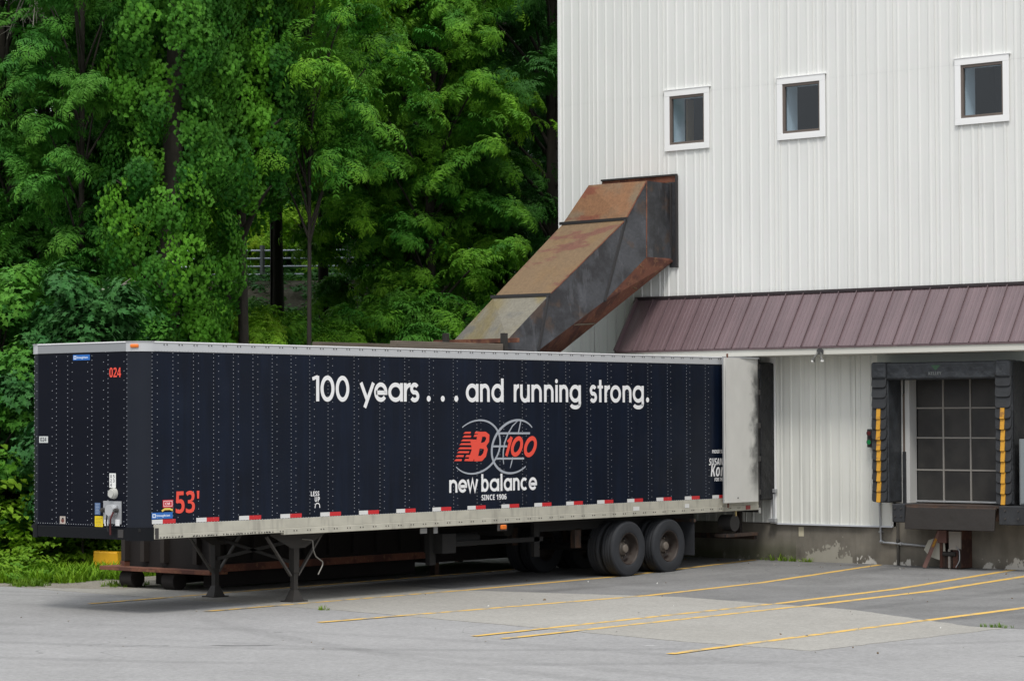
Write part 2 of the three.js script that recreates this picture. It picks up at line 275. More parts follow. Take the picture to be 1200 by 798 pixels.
function paint(pts, w, h, m, parent, s) { // painted line with slightly uneven edges
  const r = seeded(s), q = []; const P = [];
  for (let i = 0; i < pts.length - 1; i++) { const [x0, z0] = pts[i], [x1, z1] = pts[i + 1], n = Math.ceil(Math.hypot(x1 - x0, z1 - z0) / .3); for (let k = i ? 1 : 0; k <= n; k++) P.push([x0 + (x1 - x0) * k / n, z0 + (z1 - z0) * k / n]); }
  const E = P.map(([x, z]) => [[x - w / 2 + (r() - .5) * .015, gy(x, z) + h, z], [x + w / 2 + (r() - .5) * .015, gy(x, z) + h, z]]);
  for (let i = 0; i < E.length - 1; i++) q.push(E[i][1][2] > E[i + 1][1][2] ? [E[i][0], E[i][1], E[i + 1][1], E[i + 1][0]] : [E[i + 1][0], E[i + 1][1], E[i][1], E[i][0]]);
  return mesh('painted_line', quads(q), m, parent);
}
paint([[-2.63, 14.84], [-3.07, 3.9], [-3.2, -.3]], .135, .009, mat.yellowWorn, asphalt, 1);
paint([[.02, 14.84], [.04, 8.9]], .135, .009, mat.yellowWorn, asphalt, 2); paint([[.04, 8.88], [-.41, -.4]], .145, .006, mat.yellowFresh, asphalt, 3);
paint([[2.87, 15.3], [3.3, 8.1]], .135, .009, mat.yellowWorn, asphalt, 4); paint([[3.3, 8.08], [2.5, -.4]], .145, .006, mat.yellowFresh, asphalt, 5);
paint([[6.14, 15.69], [6.0, 8.3]], .13, .009, mat.yellowWorn, asphalt, 6); paint([[6.0, 8.28], [5.35, -.4]], .145, .006, mat.yellowFresh, asphalt, 7);
paint([[6.71, 15.75], [6.62, 8.5]], .135, .009, mat.yellowWorn, asphalt, 8); paint([[6.62, 8.48], [6.2, -.2]], .155, .006, mat.yellowFresh, asphalt, 9);
paint([[9.75, 16.17], [9.55, 9.8]], .135, .009, mat.yellowWorn, asphalt, 10); paint([[9.55, 9.78], [9.35, -.2]], .155, .006, mat.yellowFresh, asphalt, 11);
{ // small patches of tar and a crack on the asphalt
  const tar = M([.11, .11, .11], .9);
  mesh('tar_patch', sheetGeo([[4.3, 18.82], [4.6, 18.66], [4.95, 18.35], [4.98, 18.27], [4.7, 18.5], [4.4, 18.7]], .004), tar, asphalt);
  function sheetGeo(p, h) { const g = new THREE.ShapeGeometry(new THREE.Shape(p.map(([x, z]) => new THREE.Vector2(x, -z)))); g.rotateX(-Math.PI / 2); g.translate(0, h, 0); return g; }
}

// ------------------------------------------------------------------ warehouse
const WZ = -.5;
const wh = thing('warehouse', 'tall white corrugated metal warehouse with three small square windows and a maroon canopy', 'warehouse', [1.3, 0, WZ]);
const PITCH = .2286;
function corr(x0, x1, y0, y1, z) { // ribbed steel sheet facing +z
  const prof = [[0, 0], [.150, 0], [.168, .014], [.198, .014], [.2159, 0]]; const pts = [];
  const at = x => { const t = ((x + 50 * PITCH) % PITCH); for (let i = 0; i < prof.length; i++) { const a = prof[i], b = prof[i + 1] ?? [PITCH, 0]; if (t >= a[0] && t <= b[0]) return a[1] + (b[1] - a[1]) * (t - a[0]) / (b[0] - a[0]); } return 0; };
  pts.push([x0, at(x0)]);
  for (let k = Math.floor(x0 / PITCH) - 1; k <= Math.ceil(x1 / PITCH); k++) for (const [a, d] of prof) { const x = k * PITCH + a; if (x > x0 + .004 && x < x1 - .004) pts.push([x, d]); }
  pts.push([x1, at(x1)]);
  const q = []; for (let i = 0; i < pts.length - 1; i++) q.push([[pts[i][0], y0, z + pts[i][1]], [pts[i + 1][0], y0, z + pts[i + 1][1]], [pts[i + 1][0], y1, z + pts[i + 1][1]], [pts[i][0], y1, z + pts[i][1]]]);
  q.push([[x0, y0, z], [x0, y0, z + .02], [x0, y1, z + .02], [x0, y1, z]].reverse()); return quads(q);
}
const wins = [[-2.605, -1.485, 8.36, 9.605], [.17, 1.293, 8.385, 9.615], [4.185, 5.325, 8.375, 9.625]];
const SEAM = 9.525;
for (let x = -5.4; x < 9.0; x += PITCH * 4) {
  const xa = x, xb = Math.min(x + PITCH * 4, 9.2);
  const cuts = [xa, ...wins.flatMap(w => [w[0] + .06, w[1] - .06]).filter(c => c > xa + .01 && c < xb - .01), xb];
  const lowY = xa < -3.45 ? .82 : 5.34;
  const low = [], up = [];
  for (let i = 0; i < cuts.length - 1; i++) {
    const m = (cuts[i] + cuts[i + 1]) / 2, w = wins.find(w => m > w[0] + .06 && m < w[1] - .06);
    low.push(corr(cuts[i], cuts[i + 1], lowY, w ? w[2] + .06 : SEAM, WZ)); up.push(corr(cuts[i], cuts[i + 1], w ? w[3] - .06 : SEAM - .0, 14.2, WZ + .0015));
  }
  mesh('wall_panel', low, mat.wall, wh); mesh('wall_panel', up, mat.wall, wh);
}
mesh('corner_trim', [bx(-5.425, -5.37, .8, 14.2, -.62, -.468, .004)], mat.trim, wh);
mesh('parapet_cap', [bx(-5.5, 9.3, 14.2, 14.35, -18.1, -.42)], mat.trim, wh);
mesh('end_wall', [bx(-5.41, -5.3, 0, 14.2, -18, -.63), bx(9.1, 9.2, 0, 14.2, -18, -.55), bx(-5.4, 9.2, 0, 14.2, -18.1, -18)], mat.wall, wh);
mesh('roof', [bx(-5.4, 9.2, 14.1, 14.19, -18, -.5)], mat.trimGrey, wh);
// windows
wins.forEach(([x0, x1, y0, y1], i) => {
  const w = new THREE.Group(); w.name = 'window'; wh.add(w); const t = .125, z = WZ + .02;
  const a = x0 + t, b = x1 - t, c = y0 + t, d = y1 - t, s = .05;
  mesh('frame', [bx(x0, x1, d, y1, z, z + .03, .005), bx(x0, x1, y0, c, z, z + .03, .005), bx(x0, a, c, d, z, z + .029, .005), bx(b, x1, c, d, z, z + .029, .005), bx(x0 - .025, x1 + .025, y1, y1 + .015, z - .02, z + .04)], mat.trim, w);
  mesh('sash', [bx(a, b, d - s, d, z - .06, z + .012), bx(a, b, c, c + s, z - .06, z + .012), bx(a, a + s, c + s, d - s, z - .06, z + .011), bx(b - s * .6, b, c + s, d - s, z - .06, z + .011)], mat.brown, w);
  mesh('pane', [bx(a + s, b - s * .6, c + s, d - s, z - .035, z - .031)], mat.glass, w);
  const zi = WZ - .5;
  mesh('reveal', [bx(a - .03, a, c - .03, d + .03, zi, z - .06), bx(b, b + .03, c - .03, d + .03, zi, z - .06), bx(a, b, d, d + .03, zi, z - .06), bx(a, b, c - .03, c, zi, z - .06)], mat.reveal, w);
  const X0 = a - .8, X1 = b + .8, Y0 = c - .7, Y1 = d + .6, Z0 = zi - 2.2;
  mesh('room_wall', [bx(X0, X1, Y0, Y1, Z0 - .05, Z0), bx(X0 - .05, X0, Y0, Y1, Z0, zi), bx(X1, X1 + .05, Y0, Y1, Z0, zi), bx(X0, X1, Y0 - .05, Y0, Z0, zi), bx(X0, X1, Y1, Y1 + .05, Z0, zi),
    bx(X0, a - .03, Y0, Y1, zi, zi + .04), bx(b + .03, X1, Y0, Y1, zi, zi + .04), bx(a - .03, b + .03, Y0, c - .03, zi, zi + .04), bx(a - .03, b + .03, d + .03, Y1, zi, zi + .04)], mat.room, w);
  if (i === 0) { mesh('board', [bx(a + .02, a + .045, c, d, zi - .25, zi - .02)], mat.tan, w); mesh('lamp_bracket', [cyl(.07, .03, a + .45, c + .35, zi - .3, 'z'), bx(a + .42, a + .48, c + .4, d, zi - .3, zi - .27)], M([.4, .42, .45], .4), w); }
});
// lower wall
for (let x = .09; x < 2.6; x += PITCH * 4) mesh('wall_panel', corr(x, Math.min(x + PITCH * 4, 2.74), .83, 4.25, WZ), mat.wallLow, wh);
for (let x = -3.4; x < -.15; x += PITCH * 4) mesh('wall_panel', corr(x, Math.min(x + PITCH * 4, -.06), .83, 4.25, WZ), mat.wallLow, wh);
mesh('wall_trim', [bx(-.05, .085, .815, 4.25, -.5, -.452, .004)], mat.trim, wh);
mesh('wall_trim', [bx(.085, 2.74, .8, .83, -.5, -.462)], mat.trimGrey, wh);
mesh('header_panel', [bx(2.42, 9.2, 3.8, 4.25, -.56, -.485)], mat.header, wh);
mesh('header_panel', [bx(5.4, 9.2, 1.27, 3.8, -.56, -.49)], mat.wallLow, wh);
const fnd = mesh('foundation', [bx(-5.38, 9.2, -.2, .815, -1.2, -.53), bx(2.78, 9.2, .815, 1.265, -1.2, -.53)], mat.foundation, wh);
{ const uv = fnd.geometry.attributes.uv; for (let i = 0; i < uv.count; i++) uv.setXY(i, (uv.getX(i) + 3) / 13, (uv.getY(i) - .08) / 1.3); }
// canopy
{
  const m = mat.canopy, A = [5.352, WZ + .02], B = [4.27, .27]; const sy = B[0] - A[0], sz = B[1] - A[1], L = Math.hypot(sy, sz), n = [sz / L * 0 + -sz / L * 0, 0]; const ny = sz / L, nz = -sy / L;
  const X0 = -3.32, P = .4085; let k = 0;
  for (let x = X0; x < 9.1; x += P, k++) {
    const j = (LAT[k * 31] - .5) * .006, p = (u, d, t) => [u, A[0] + sy * t + ny * d, A[1] + sz * t + nz * d];
    const s = .012, h = .034, dd = j; // pan, low swages, standing seam
    const prof = [[x, h], [x + s, h], [x + s, 0], [x + .11, 0], [x + .12, .003], [x + .135, .003], [x + .145, 0], [x + .2, 0], [x + .21, .003], [x + .225, .003], [x + .235, 0], [x + .29, 0], [x + .3, .003], [x + .315, .003], [x + .325, 0], [x + P, 0], [x + P, h]];
    const q = []; for (let i = 0; i < prof.length - 1; i++) q.push([p(prof[i][0], prof[i][1] + dd, 1), p(prof[i + 1][0], prof[i + 1][1] + dd, 1), p(prof[i + 1][0], prof[i + 1][1] + dd, 0), p(prof[i][0], prof[i][1] + dd, 0)]);
    mesh('roof_panel', quads(q), m, wh);
  }
  const e = (x, a, b, w) => quads([[[x, A[0], A[1]], [x, 4.25, WZ], [x, B[0] - .02, B[1]], [x, A[0] + .02, A[1] + .02]]]);
  mesh('rake_trim', [bar([X0 - .02, 5.36, WZ + .03], [X0 - .02, B[0], B[1] + .01], .05, .09)], mat.canopy, wh);
  mesh('canopy_end', [e(X0, 0, 0)], mat.canopyDark, wh);
  mesh('ridge_flashing', [bx(X0 - .06, 9.2, 5.335, 5.395, WZ - .02, WZ + .06, .006)], mat.canopyDark, wh);
  mesh('drip_edge', [bx(X0 - .04, 9.2, 4.235, 4.265, .262, .285)], mat.canopy, wh);
  mesh('fascia', [bx(X0, 9.2, 4.11, 4.235, .22, .262, .004)], mat.soffit, wh);
  mesh('soffit', [bx(X0, 9.2, 4.10, 4.125, -.48, .22)], mat.soffit, wh);
}
// dock door
{
  const d = new THREE.Group(); d.name = 'dock_door'; wh.add(d); const z = -.74, X0 = 3.05, X1 = 5.55, Y0 = 1.28, Y1 = 3.75;
  const xs = [3.12, 3.71, 4.295, 4.885, 5.5], ys = [1.31, 1.9, 2.51, 3.075, 3.72];
  for (let i = 0; i < 4; i++) for (let j = 0; j < 4; j++) mesh('pane', [bx(xs[i] + .02, xs[i + 1] - .02, ys[j] + .02, ys[j + 1] - .02, z - .02, z - .008 - .003 * ((i * 3 + j) % 3))], mat.doorPane, d);
  mesh('frame', xs.slice(1, -1).map(x => bx(x - .017, x + .017, Y0, Y1, z - .02, z + .012, .006)).concat(ys.map((y, k) => bx(X0, X1, y - .016, y + .016, z - .02, z + .006, .006))), mat.doorGrid, d);
  mesh('bottom_rail', [bx(3.1, 5.5, 1.29, 1.325, z - .02, z + .03, .006)], mat.galv, d);
  for (const q of [bx(2.80, 2.97, 1.27, 3.8, -.53, -.49, .004), bx(3.02, 3.12, 1.27, 3.8, -.75, -.488, .004), bx(5.3, 5.56, 1.27, 3.8, -.75, -.49)]) mesh('jamb', q, M([.56, .56, .54], .6), d);
  mesh('door_track', [bx(2.97, 3.02, 1.27, 3.35, -.52, -.495)], M([.12, .09, .07], .7), d);
  mesh('door_seal', [bx(2.975, 3.045, 1.27, 2.25, -.5, -.46, .01)], mat.rubber, d);
  for (const y of [2.0, 2.6, 3.2]) mesh('hinge_plate', bx(2.79, 2.85, y, y + .06, -.49, -.478), mat.underSteel, d);
  mesh('door_lintel', [bx(X0, X1, 3.74, 3.82, -.75, -.56)], mat.header, d);
  mesh('room_wall', [bx(2.8, 5.6, 1.2, 3.85, -1.3, -1.2)], mat.room, d);
}
// dock shelters (foam pads round each door)
function dockSeal(label, x0, x1, padW, stripes, yTop = 3.945) {
  const t = thing('dock_seal', label, 'dock seal', [(x0 + x1) / 2, 1.3, WZ], 'black dock seals round the loading doors'); const zF = .05;
  const R = seeded(Math.round(x0 * 10) + 77);
  for (const [a, b] of [[x0, x0 + padW], [x1 - padW, x1]]) {
    const side = mesh('side_pad', [bx(a, b, 1.29, yTop - .02, -.49, zF - .05, .03)], stripes ? mat.vinyl : mat.curtain, t);
    if (stripes) for (let k = 0; k < 13; k++) { // overlapping wear pleats, rounded at their lower edge
      const y = 1.31 + k * .196, w = b - a, s = new THREE.Shape(), r = .07, h = .235; s.moveTo(-w / 2, h); s.lineTo(-w / 2, r); s.quadraticCurveTo(-w / 2, 0, -w / 2 + r, 0); s.lineTo(w / 2 - r, 0); s.quadraticCurveTo(w / 2, 0, w / 2, r); s.lineTo(w / 2, h); s.closePath();
      const g = new THREE.ExtrudeGeometry(s, { depth: .012, bevelEnabled: true, bevelSize: .006, bevelThickness: .006, bevelSegments: 1, steps: 1, curveSegments: 5 });
      const tilt = -.12 - R() * .05, rz = (R() - .5) * .03, tx = (a + b) / 2 + (R() - .5) * .008, tz = zF + .035 + (R() - .5) * .01; g.rotateX(tilt); g.rotateZ(rz); g.translate(tx, y, tz); mesh('pleat', g, mat.rubber, side);
      if (k < 9) { const y1 = bx(-.042, .042, -.012, .205, .0185, .034); y1.rotateX(tilt); y1.rotateZ(rz); y1.translate(tx - .005, y, tz); mesh('yellow_band', y1, mat.stripe, side); }
    }
    if (stripes) mesh('corner_cap', [bx(a - .01, b + .01, yTop - .32, yTop, -.2, zF + .06, .05)], mat.vinyl, side);
  }
  mesh('head_pad', [bx(x0 + .02, x1 - .02, yTop - .34, yTop - .01, -.49, zF + .0, .05)], mat.vinyl, t);
  return t;
}
const seal2 = dockSeal('black dock seal with yellow bands on its pleated pads around the empty door', 2.645, 5.595, .31, true);
mesh('side_curtain', [bx(5.597, 5.62, 1.25, 3.9, -.49, .0, .01)], mat.curtain, seal2);
{ // maker's mark on the head pad: green triangle over a line of pale letters
  const s = new THREE.Shape([new THREE.Vector2(-.1, .06), new THREE.Vector2(.1, .06), new THREE.Vector2(0, -.04)]); const g = new THREE.ShapeGeometry(s); g.translate(4.02, 3.81, .056); mesh('emblem', g, M([.05, .11, .06], .8), seal2);
}
dockSeal('plain black dock seal squeezed behind the rear of the dark trailer', -2.72, .05, .3, false, 4.0);
// leveller and bumpers
{
  const t = thing('dock_leveler', 'brown steel dock leveler with hanging lip under the dock door', 'dock leveler', [4.35, .8, -.1]);
  mesh('platform', [bx(3.28, 5.42, 1.235, 1.275, -.56, .24, .006), bx(3.3, 5.4, 1.0, 1.23, -.52, .16)], mat.rustDark, t);
  const lip = bx(3.50, 5.38, -.40, 0, -.02, .02, .006); lip.rotateX(-.12); lip.translate(0, 1.222, .28); mesh('lip', [lip], M([.026, .022, .019], .6, { bumpMap: lumps, bumpScale: .012 }), t);
  mesh('lip_hinge', [cyl(.025, 1.88, 4.44, 1.225, .25, 'x', 10)], mat.rustDark, t);
}
for (const [a, b, l] of [[3.19, 3.46, 'black rubber dock bumper at the left end of the dock leveler'], [5.44, 5.98, 'wide black rubber dock bumper at the right end of the dock leveler']]) {
  const t = thing('dock_bumper', l, 'dock bumper', [(a + b) / 2, .93, -.2], 'rubber dock bumpers beside the leveler'); mesh('rubber_block', [bx(a, b, .94, 1.285, -.52, .28, .02)], mat.rubber, t);
  mesh('bolt', [[.25, .3], [.75, .3], [.25, .75], [.75, .75]].map(([u, v]) => cyl(.018, .02, mix(a, b, u), mix(.96, 1.28, v), .285, 'z', 8)), mat.underSteel, t);
  mesh('angle_iron', [bx(b - (b > 5 ? 0 : -.0), b + .03, .93, 1.28, -.52, .2)], mat.rustDark, t);
  if (b > 5) mesh('tag', [bx(5.985, 6.0, 1.02, 1.12, .02, .12)], mat.white, t);
}
// trailer restraint under the leveller
{
  const t = thing('vehicle_restraint', 'rusty trailer restraint with leaning hook arm on the ground below the dock leveler', 'trailer restraint', [4.2, .08, -.3]);
  mesh('housing', [bx(4.26, 4.43, .1, .80, -.52, -.1, .008), bx(3.97, 4.03, .1, .79, -.52, -.12), bx(4.0, 4.28, .66, .78, -.5, -.12)], mat.rustDeep, t);
  mesh('worn_plate', [bx(4.19, 4.44, .44, .785, -.12, -.075, .008), bx(4.17, 4.21, .1, .45, -.12, -.085)], M([.34, .31, .27], .7, { bumpMap: lumps, bumpScale: .01 }), t, false, 'scuffed pale plate');
  mesh('roller', [cyl(.045, .26, 4.2, .36, -.09, 'x', 12)], mat.legSteel, t);
  mesh('carriage', [bx(4.0, 4.28, .1, .34, -.3, -.13), bx(4.39, 4.44, .1, .46, -.1, -.07)], mat.rustDark, t);
  mesh('guard_plate', [(() => { const s = new THREE.Shape([[3.62, .42], [3.72, .60], [3.86, .64], [4.06, .58], [4.08, .30], [3.95, .24], [3.74, .30]].map(p => new THREE.Vector2(...p))); const g = new THREE.ExtrudeGeometry(s, { depth: .012, bevelEnabled: true, bevelSize: .004, bevelThickness: .004, bevelSegments: 1 }); g.translate(0, 0, -.16); return g; })()], M([.5, .48, .4], .65), t);
  mesh('hook_arm', [bar([3.98, .78, -.09], [3.72, .1, .02], .065, .05)], M([.22, .12, .1], .7), t);
  mesh('yellow_band', [bar([3.945, .64, -.04], [3.885, .48, -.01], .045, .012)], mat.stripe, t);
  mesh('arm_head', [bx(3.95, 4.14, .56, .80, -.2, -.07, .01)], M([.17, .085, .07], .8), t);
  mesh('chain', [tube([[4.36, .5, -.06], [4.46, .42, .0], [4.47, .25, .02], [4.38, .12, .0]], .009, 6)], mat.galv, t);
}
{ const t = thing('conduit_pipe', 'thin grey conduit bending along the foundation to the rusty restraint', 'conduit', [2.8, .08, -.48]);
  mesh('pipe', [tube([[2.47, 1.5, -.44], [2.47, .9, -.47], [2.47, .56, -.49], [2.49, .52, -.49], [2.56, .51, -.49], [3.1, .485, -.49], [3.64, .46, -.46]], .022, 8, 60)], mat.galv, t);
  mesh('clamp', [bx(2.44, 2.5, .7, .73, -.53, -.45), bx(2.9, 2.93, .47, .53, -.53, -.46)], mat.galv, t); mesh('elbow_fitting', [new THREE.SphereGeometry(.04, 10, 8).translate(2.475, .53, -.49)], mat.galv, t); }
{ const t = thing('drain_pipe', 'dark vertical pipe on the foundation left of the rusty restraint', 'pipe', [2.83, .08, -.5]); mesh('pipe', [cyl(.028, .95, 2.84, .56, -.5, 'y', 10)], M([.07, .065, .055], .8), t); mesh('collar', [cyl(.038, .06, 2.84, .55, -.5, 'y', 10)], mat.underSteel, t); }
{ const t = thing('down_pipe', 'short grey pipe with clamps at the foot of white trim beside the trailer door', 'pipe', [.06, .82, -.43]);
  mesh('pipe', [cyl(.025, .5, .05, 1.15, -.42, 'y', 10)], mat.galv, t); mesh('clamp', [bx(-.0, .12, 1.42, 1.5, -.46, -.38, .01), bx(-.04, .12, .84, .92, -.46, -.36, .01)], mat.galv, t); }
{ const t = thing('signal_light', 'small dock signal box with red and green lamps on the white wall', 'signal light', [2.37, 2.33, -.4]);
  mesh('housing', [bx(2.25, 2.43, 2.33, 2.68, -.48, -.36, .015)], M([.03, .03, .03], .5), t); mesh('visor', [cyl(.058, .07, 2.34, 2.60, -.33, 'z', 16), cyl(.058, .07, 2.34, 2.43, -.33, 'z', 16)], M([.025, .025, .025], .6), t);
  mesh('red_lens', [cyl(.042, .02, 2.34, 2.60, -.30, 'z', 16)], M([.12, .02, .02], .3), t); mesh('green_lens', [cyl(.042, .02, 2.34, 2.43, -.30, 'z', 16)], M([.01, .26, .07], .3), t); }
{ const t = thing('flood_light', 'twin-headed flood light hanging under the maroon canopy edge', 'flood light', [1.62, 4.1, .24]);
  mesh('base', [cyl(.06, .05, 1.62, 4.17, .29, 'z', 14), bx(1.55, 1.69, 4.12, 4.2, .262, .3, .01)], M([.05, .05, .05], .6), t);
  for (const s of [-1, 1]) { const h = mesh('lamp_head', [bar([1.62 + s * .03, 4.16, .3], [1.62 + s * .075, 4.06, .36], .025), (() => { const g = new THREE.CylinderGeometry(.026, .04, .09, 14); g.rotateZ(s * .45); g.translate(1.62 + s * .09, 4.025, .37); return g; })()], M([.12, .12, .11], .6), t); mesh('bulb', [new THREE.SphereGeometry(.036, 14, 10).translate(1.62 + s * .108, 3.985, .375)], M([.8, .8, .76], .3), h); } }
{ const t = thing('metal_cabinet', 'grey metal cabinet on the wall right of the dock seal', 'cabinet', [6.1, 1.3, -.3]); mesh('body', [bx(5.77, 6.4, 1.3, 2.5, -.49, .1, .012)], M([.19, .21, .22], .55), t); mesh('door', [bx(5.8, 6.37, 1.33, 2.47, .1, .112, .004)], M([.21, .235, .245], .55), t); }

// ------------------------------------------------------------------ chute and hopper
{
  const t = thing('waste_chute', 'rusty square steel chute slanting from the white wall down behind the trailer', 'chute', [-3.3, 5.98, WZ]);
  const W0 = { TL: [-3.95, 7.73, -.47], TR: [-2.50, 7.70, -.47], BR: [-2.43, 6.16, -.47], BL: [-3.95, 6.16, -.47] };
  const R1 = { TL: [-3.954, 7.70, .35], TR: [-2.462, 7.695, .35], BR: [-2.45, 6.155, .38], BL: [-3.95, 6.155, .38] };
  const R2 = { TL: [-4.45, 6.89, .62], TR: [-2.70, 6.89, .752], BR: [-2.7, 5.24, 1.45], BL: [-4.4, 5.24, 1.4] };
  const R3 = { TL: [-4.40, 5.3, 2.88], TR: [-3.03, 5.3, 2.82], BR: [-3.02, 4.225, 3.15], BL: [-4.4, 4.225, 3.15] };
  const R4 = { TL: [-4.98, 4.43, 3.45], TR: [-3.21, 4.43, 3.852], BR: [-3.2, 3.4, 4.3], BL: [-4.9, 3.4, 4.3] };
  const R5 = { TL: [-4.9, 3.5, 4.9], TR: [-3.25, 3.5, 5.0], BR: [-3.25, 2.6, 5.3], BL: [-4.9, 2.6, 5.2] };
  const S = [W0, R1, R2, R3, R4, R5];
  for (let i = 0; i < 5; i++) {
    const a = S[i], b = S[i + 1];
    mesh('top_plate', quads([[a.TL, b.TL, b.TR, a.TR]]), [mat.ductA, mat.ductA, mat.ductB, mat.ductC, mat.ductC][i], t, false, i < 2 ? 'orange rusted upper plate' : undefined);
    if (i === 1) mesh('side_plate', quads([[a.TR, b.TR, a.BR], [b.TR, b.BR, a.BR]]), mat.ductSide, t); else mesh('side_plate', quads([[a.TR, b.TR, b.BR, a.BR]]), mat.ductSide, t);
    mesh('side_plate', quads([[b.TL, a.TL, a.BL, b.BL]]), mat.ductSide, t);
    mesh('bottom_plate', quads([[a.BR, b.BR, b.BL, a.BL]]), mat.rust, t);
  }
  const B0 = [-2.41, 6.10, -.47], B1 = [-3.5, 4.24, 1.833], B2 = [-3.62, 3.4, 2.9];
  mesh('skirt_plate', quads([[R1.BR, R2.BR, B0], [R2.BR, R3.BR, B1, B0], [R3.BR, R4.BR, B2, B1], [W0.BR, R1.BR, B0]]), mat.rust, t, false, 'red rusted lower skirt');
  mesh('skirt_rib', [bar([-2.62, 5.62, .98], [-2.68, 5.52, .42], .03), bar([-2.5, 5.98, .55], [-2.56, 5.86, .1], .03), bar([-2.9, 4.75, 2.2], [-3.1, 4.8, 1.25], .03)], mat.ductTop, t);
  for (const r of [R2, R3]) mesh('seam_flange', [bar([r.TL[0] - .05, r.TL[1] + .03, r.TL[2]], [r.TR[0] + .05, r.TR[1] + .03, r.TR[2] + .0], .06, .05), bar(r.TR, r.BR, .05, .055), bar(r.BR, r.BL, .05)], M([.028, .027, .028], .7), t);
  mesh('edge_angle', [bar(R1.TR, R2.TR, .025), bar(R2.TR, R3.TR, .02), bar(R1.TR, R1.BR, .02)], mat.rust, t);
  mesh('flange_plate', [bx(-4.24, -2.31, 7.72, 7.86, -.49, -.46, .004), bx(-4.24, -3.96, 5.98, 7.72, -.49, -.46)], mat.rust, t, false, 'rusty wall flange'); mesh('flange_plate', [bx(-2.5, -2.31, 5.98, 7.72, -.49, -.458, .004)], mat.ductSide, t);
  mesh('flange_edge', [bx(-4.25, -2.30, 7.85, 7.885, -.49, -.43), bx(-2.325, -2.29, 5.97, 7.85, -.49, -.43), bx(-2.46, -2.42, 6.1, 7.7, -.46, -.42)], M([.03, .028, .028], .7), t);
}
{
  const t = thing('waste_hopper', 'open steel hopper with weathered timber rim below the chute behind the trailer', 'hopper', [-4, 0, 5]);
  for (const q of [bx(-3.1, -3.04, 2.75, 4.22, 2.6, 7.25), bx(-5.5, -5.44, 2.75, 4.2, 2.6, 7.25), bx(-5.44, -3.1, 2.75, 4.2, 7.18, 7.24), bx(-5.44, -3.1, 2.75, 3.3, 2.6, 2.66)]) mesh('hopper_wall', q, mat.rustDark, t); mesh('ram_body', bx(-5.4, -3.12, .24, 2.74, 2.5, 6.26, .01), mat.rustBlack, t);
  mesh('timber_rim', [bx(-3.12, -2.98, 4.2, 4.335, 4.25, 7.3, .01)], mat.wood, t); mesh('timber_rim', [bx(-5.2, -5.05, 4.2, 4.36, 3.6, 7.2, .01)], mat.wood, t);
  mesh('cross_bar', [bx(-5.06, -2.9, 4.37, 4.455, 3.86, 3.94, .006)], mat.rust, t);
  mesh('stake', [bx(-3.1, -2.99, 3.9, 4.545, 4.1, 4.2, .006)], mat.legSteel, t); mesh('stake', [bx(-4.63, -4.53, 3.9, 4.58, 4.05, 4.15, .006)], mat.legSteel, t);
  for (const [x, z] of [[-3.2, 2.8], [-5.4, 2.8], [-3.2, 6.0], [-5.3, 6.0]]) mesh('leg', [bx(x - .06, x + .06, 0, .62, z - .06, z + .06)], mat.rustDark, t);
}
{
  const t = thing('roll_off_container', 'long dark rusty roll-off container standing behind the trailer', 'container', [-4.15, 0, 9.5]);
  const x0 = -5.3, x1 = -2.98, z0 = 6.3, z1 = 11.85, y0 = .5, y1 = 2.7;
  mesh('body', [bx(x0 + .05, x1 - .08, .36, y1, z0, z1 - .12)], mat.rustBlack, t);
  mesh('door_frame', [bx(x0, x1, y1 - .1, y1, z1 - .12, z1)], mat.rustDark, t);
  for (const x of [-5.24, -4.75, -4.24, -3.43, -3.03]) mesh('end_post', [bx(x - .05, x + .05, y0 - .04, y1 - .1, z1 - .12, z1, .006)], M([.022, .017, .014], .9), t);
  for (let z = z0 + .15; z < z1 - .3; z += .62) mesh('side_rib', [bx(x1 - .08, x1, y0 + .02, y1, z, z + .1, .006)], mat.rustBlack, t);
  mesh('bottom_rail', [bx(x1 - .1, x1 + .02, .34, .46, z0, z1, .006)], mat.rust, t); mesh('bottom_rail', [bx(x0 - .02, x0 + .1, .34, .46, z0, z1, .006)], mat.rust, t);
  mesh('end_plate', [bx(-5.72, -2.93, .30, .37, z1 - .3, z1 + .12, .008)], mat.rust, t);
  for (const x of [-5.12, -4.05]) mesh('roller', [cyl(.16, .3, x, .16, z1 - .1, 'x', 20)], mat.rustBlack, t);
  for (const x of [-4.7, -3.5]) mesh('main_rail', [bx(x - .08, x + .08, .06, .36, z0, z1 - .35)], mat.rustBlack, t);
}
{ const t = thing('yellow_barrier', 'yellow barrier block in the grass behind the front of the trailer', 'barrier', [-8.5, 0, 9.4]);
const s = new THREE.Shape([[-.25, 0], [.26, 0], [.20, .40], [-.22, .42]].map(p => new THREE.Vector2(...p))); const g = new THREE.ExtrudeGeometry(s, { depth: .3, bevelEnabled: true, bevelSize: .02, bevelThickness: .02, bevelSegments: 2 }); g.rotateY(.6); g.translate(-8.5, 0.0, 9.3);
  mesh('block', [g], M([.82, .42, .01], .55, { bumpMap: lumps, bumpScale: .006 }), t); }
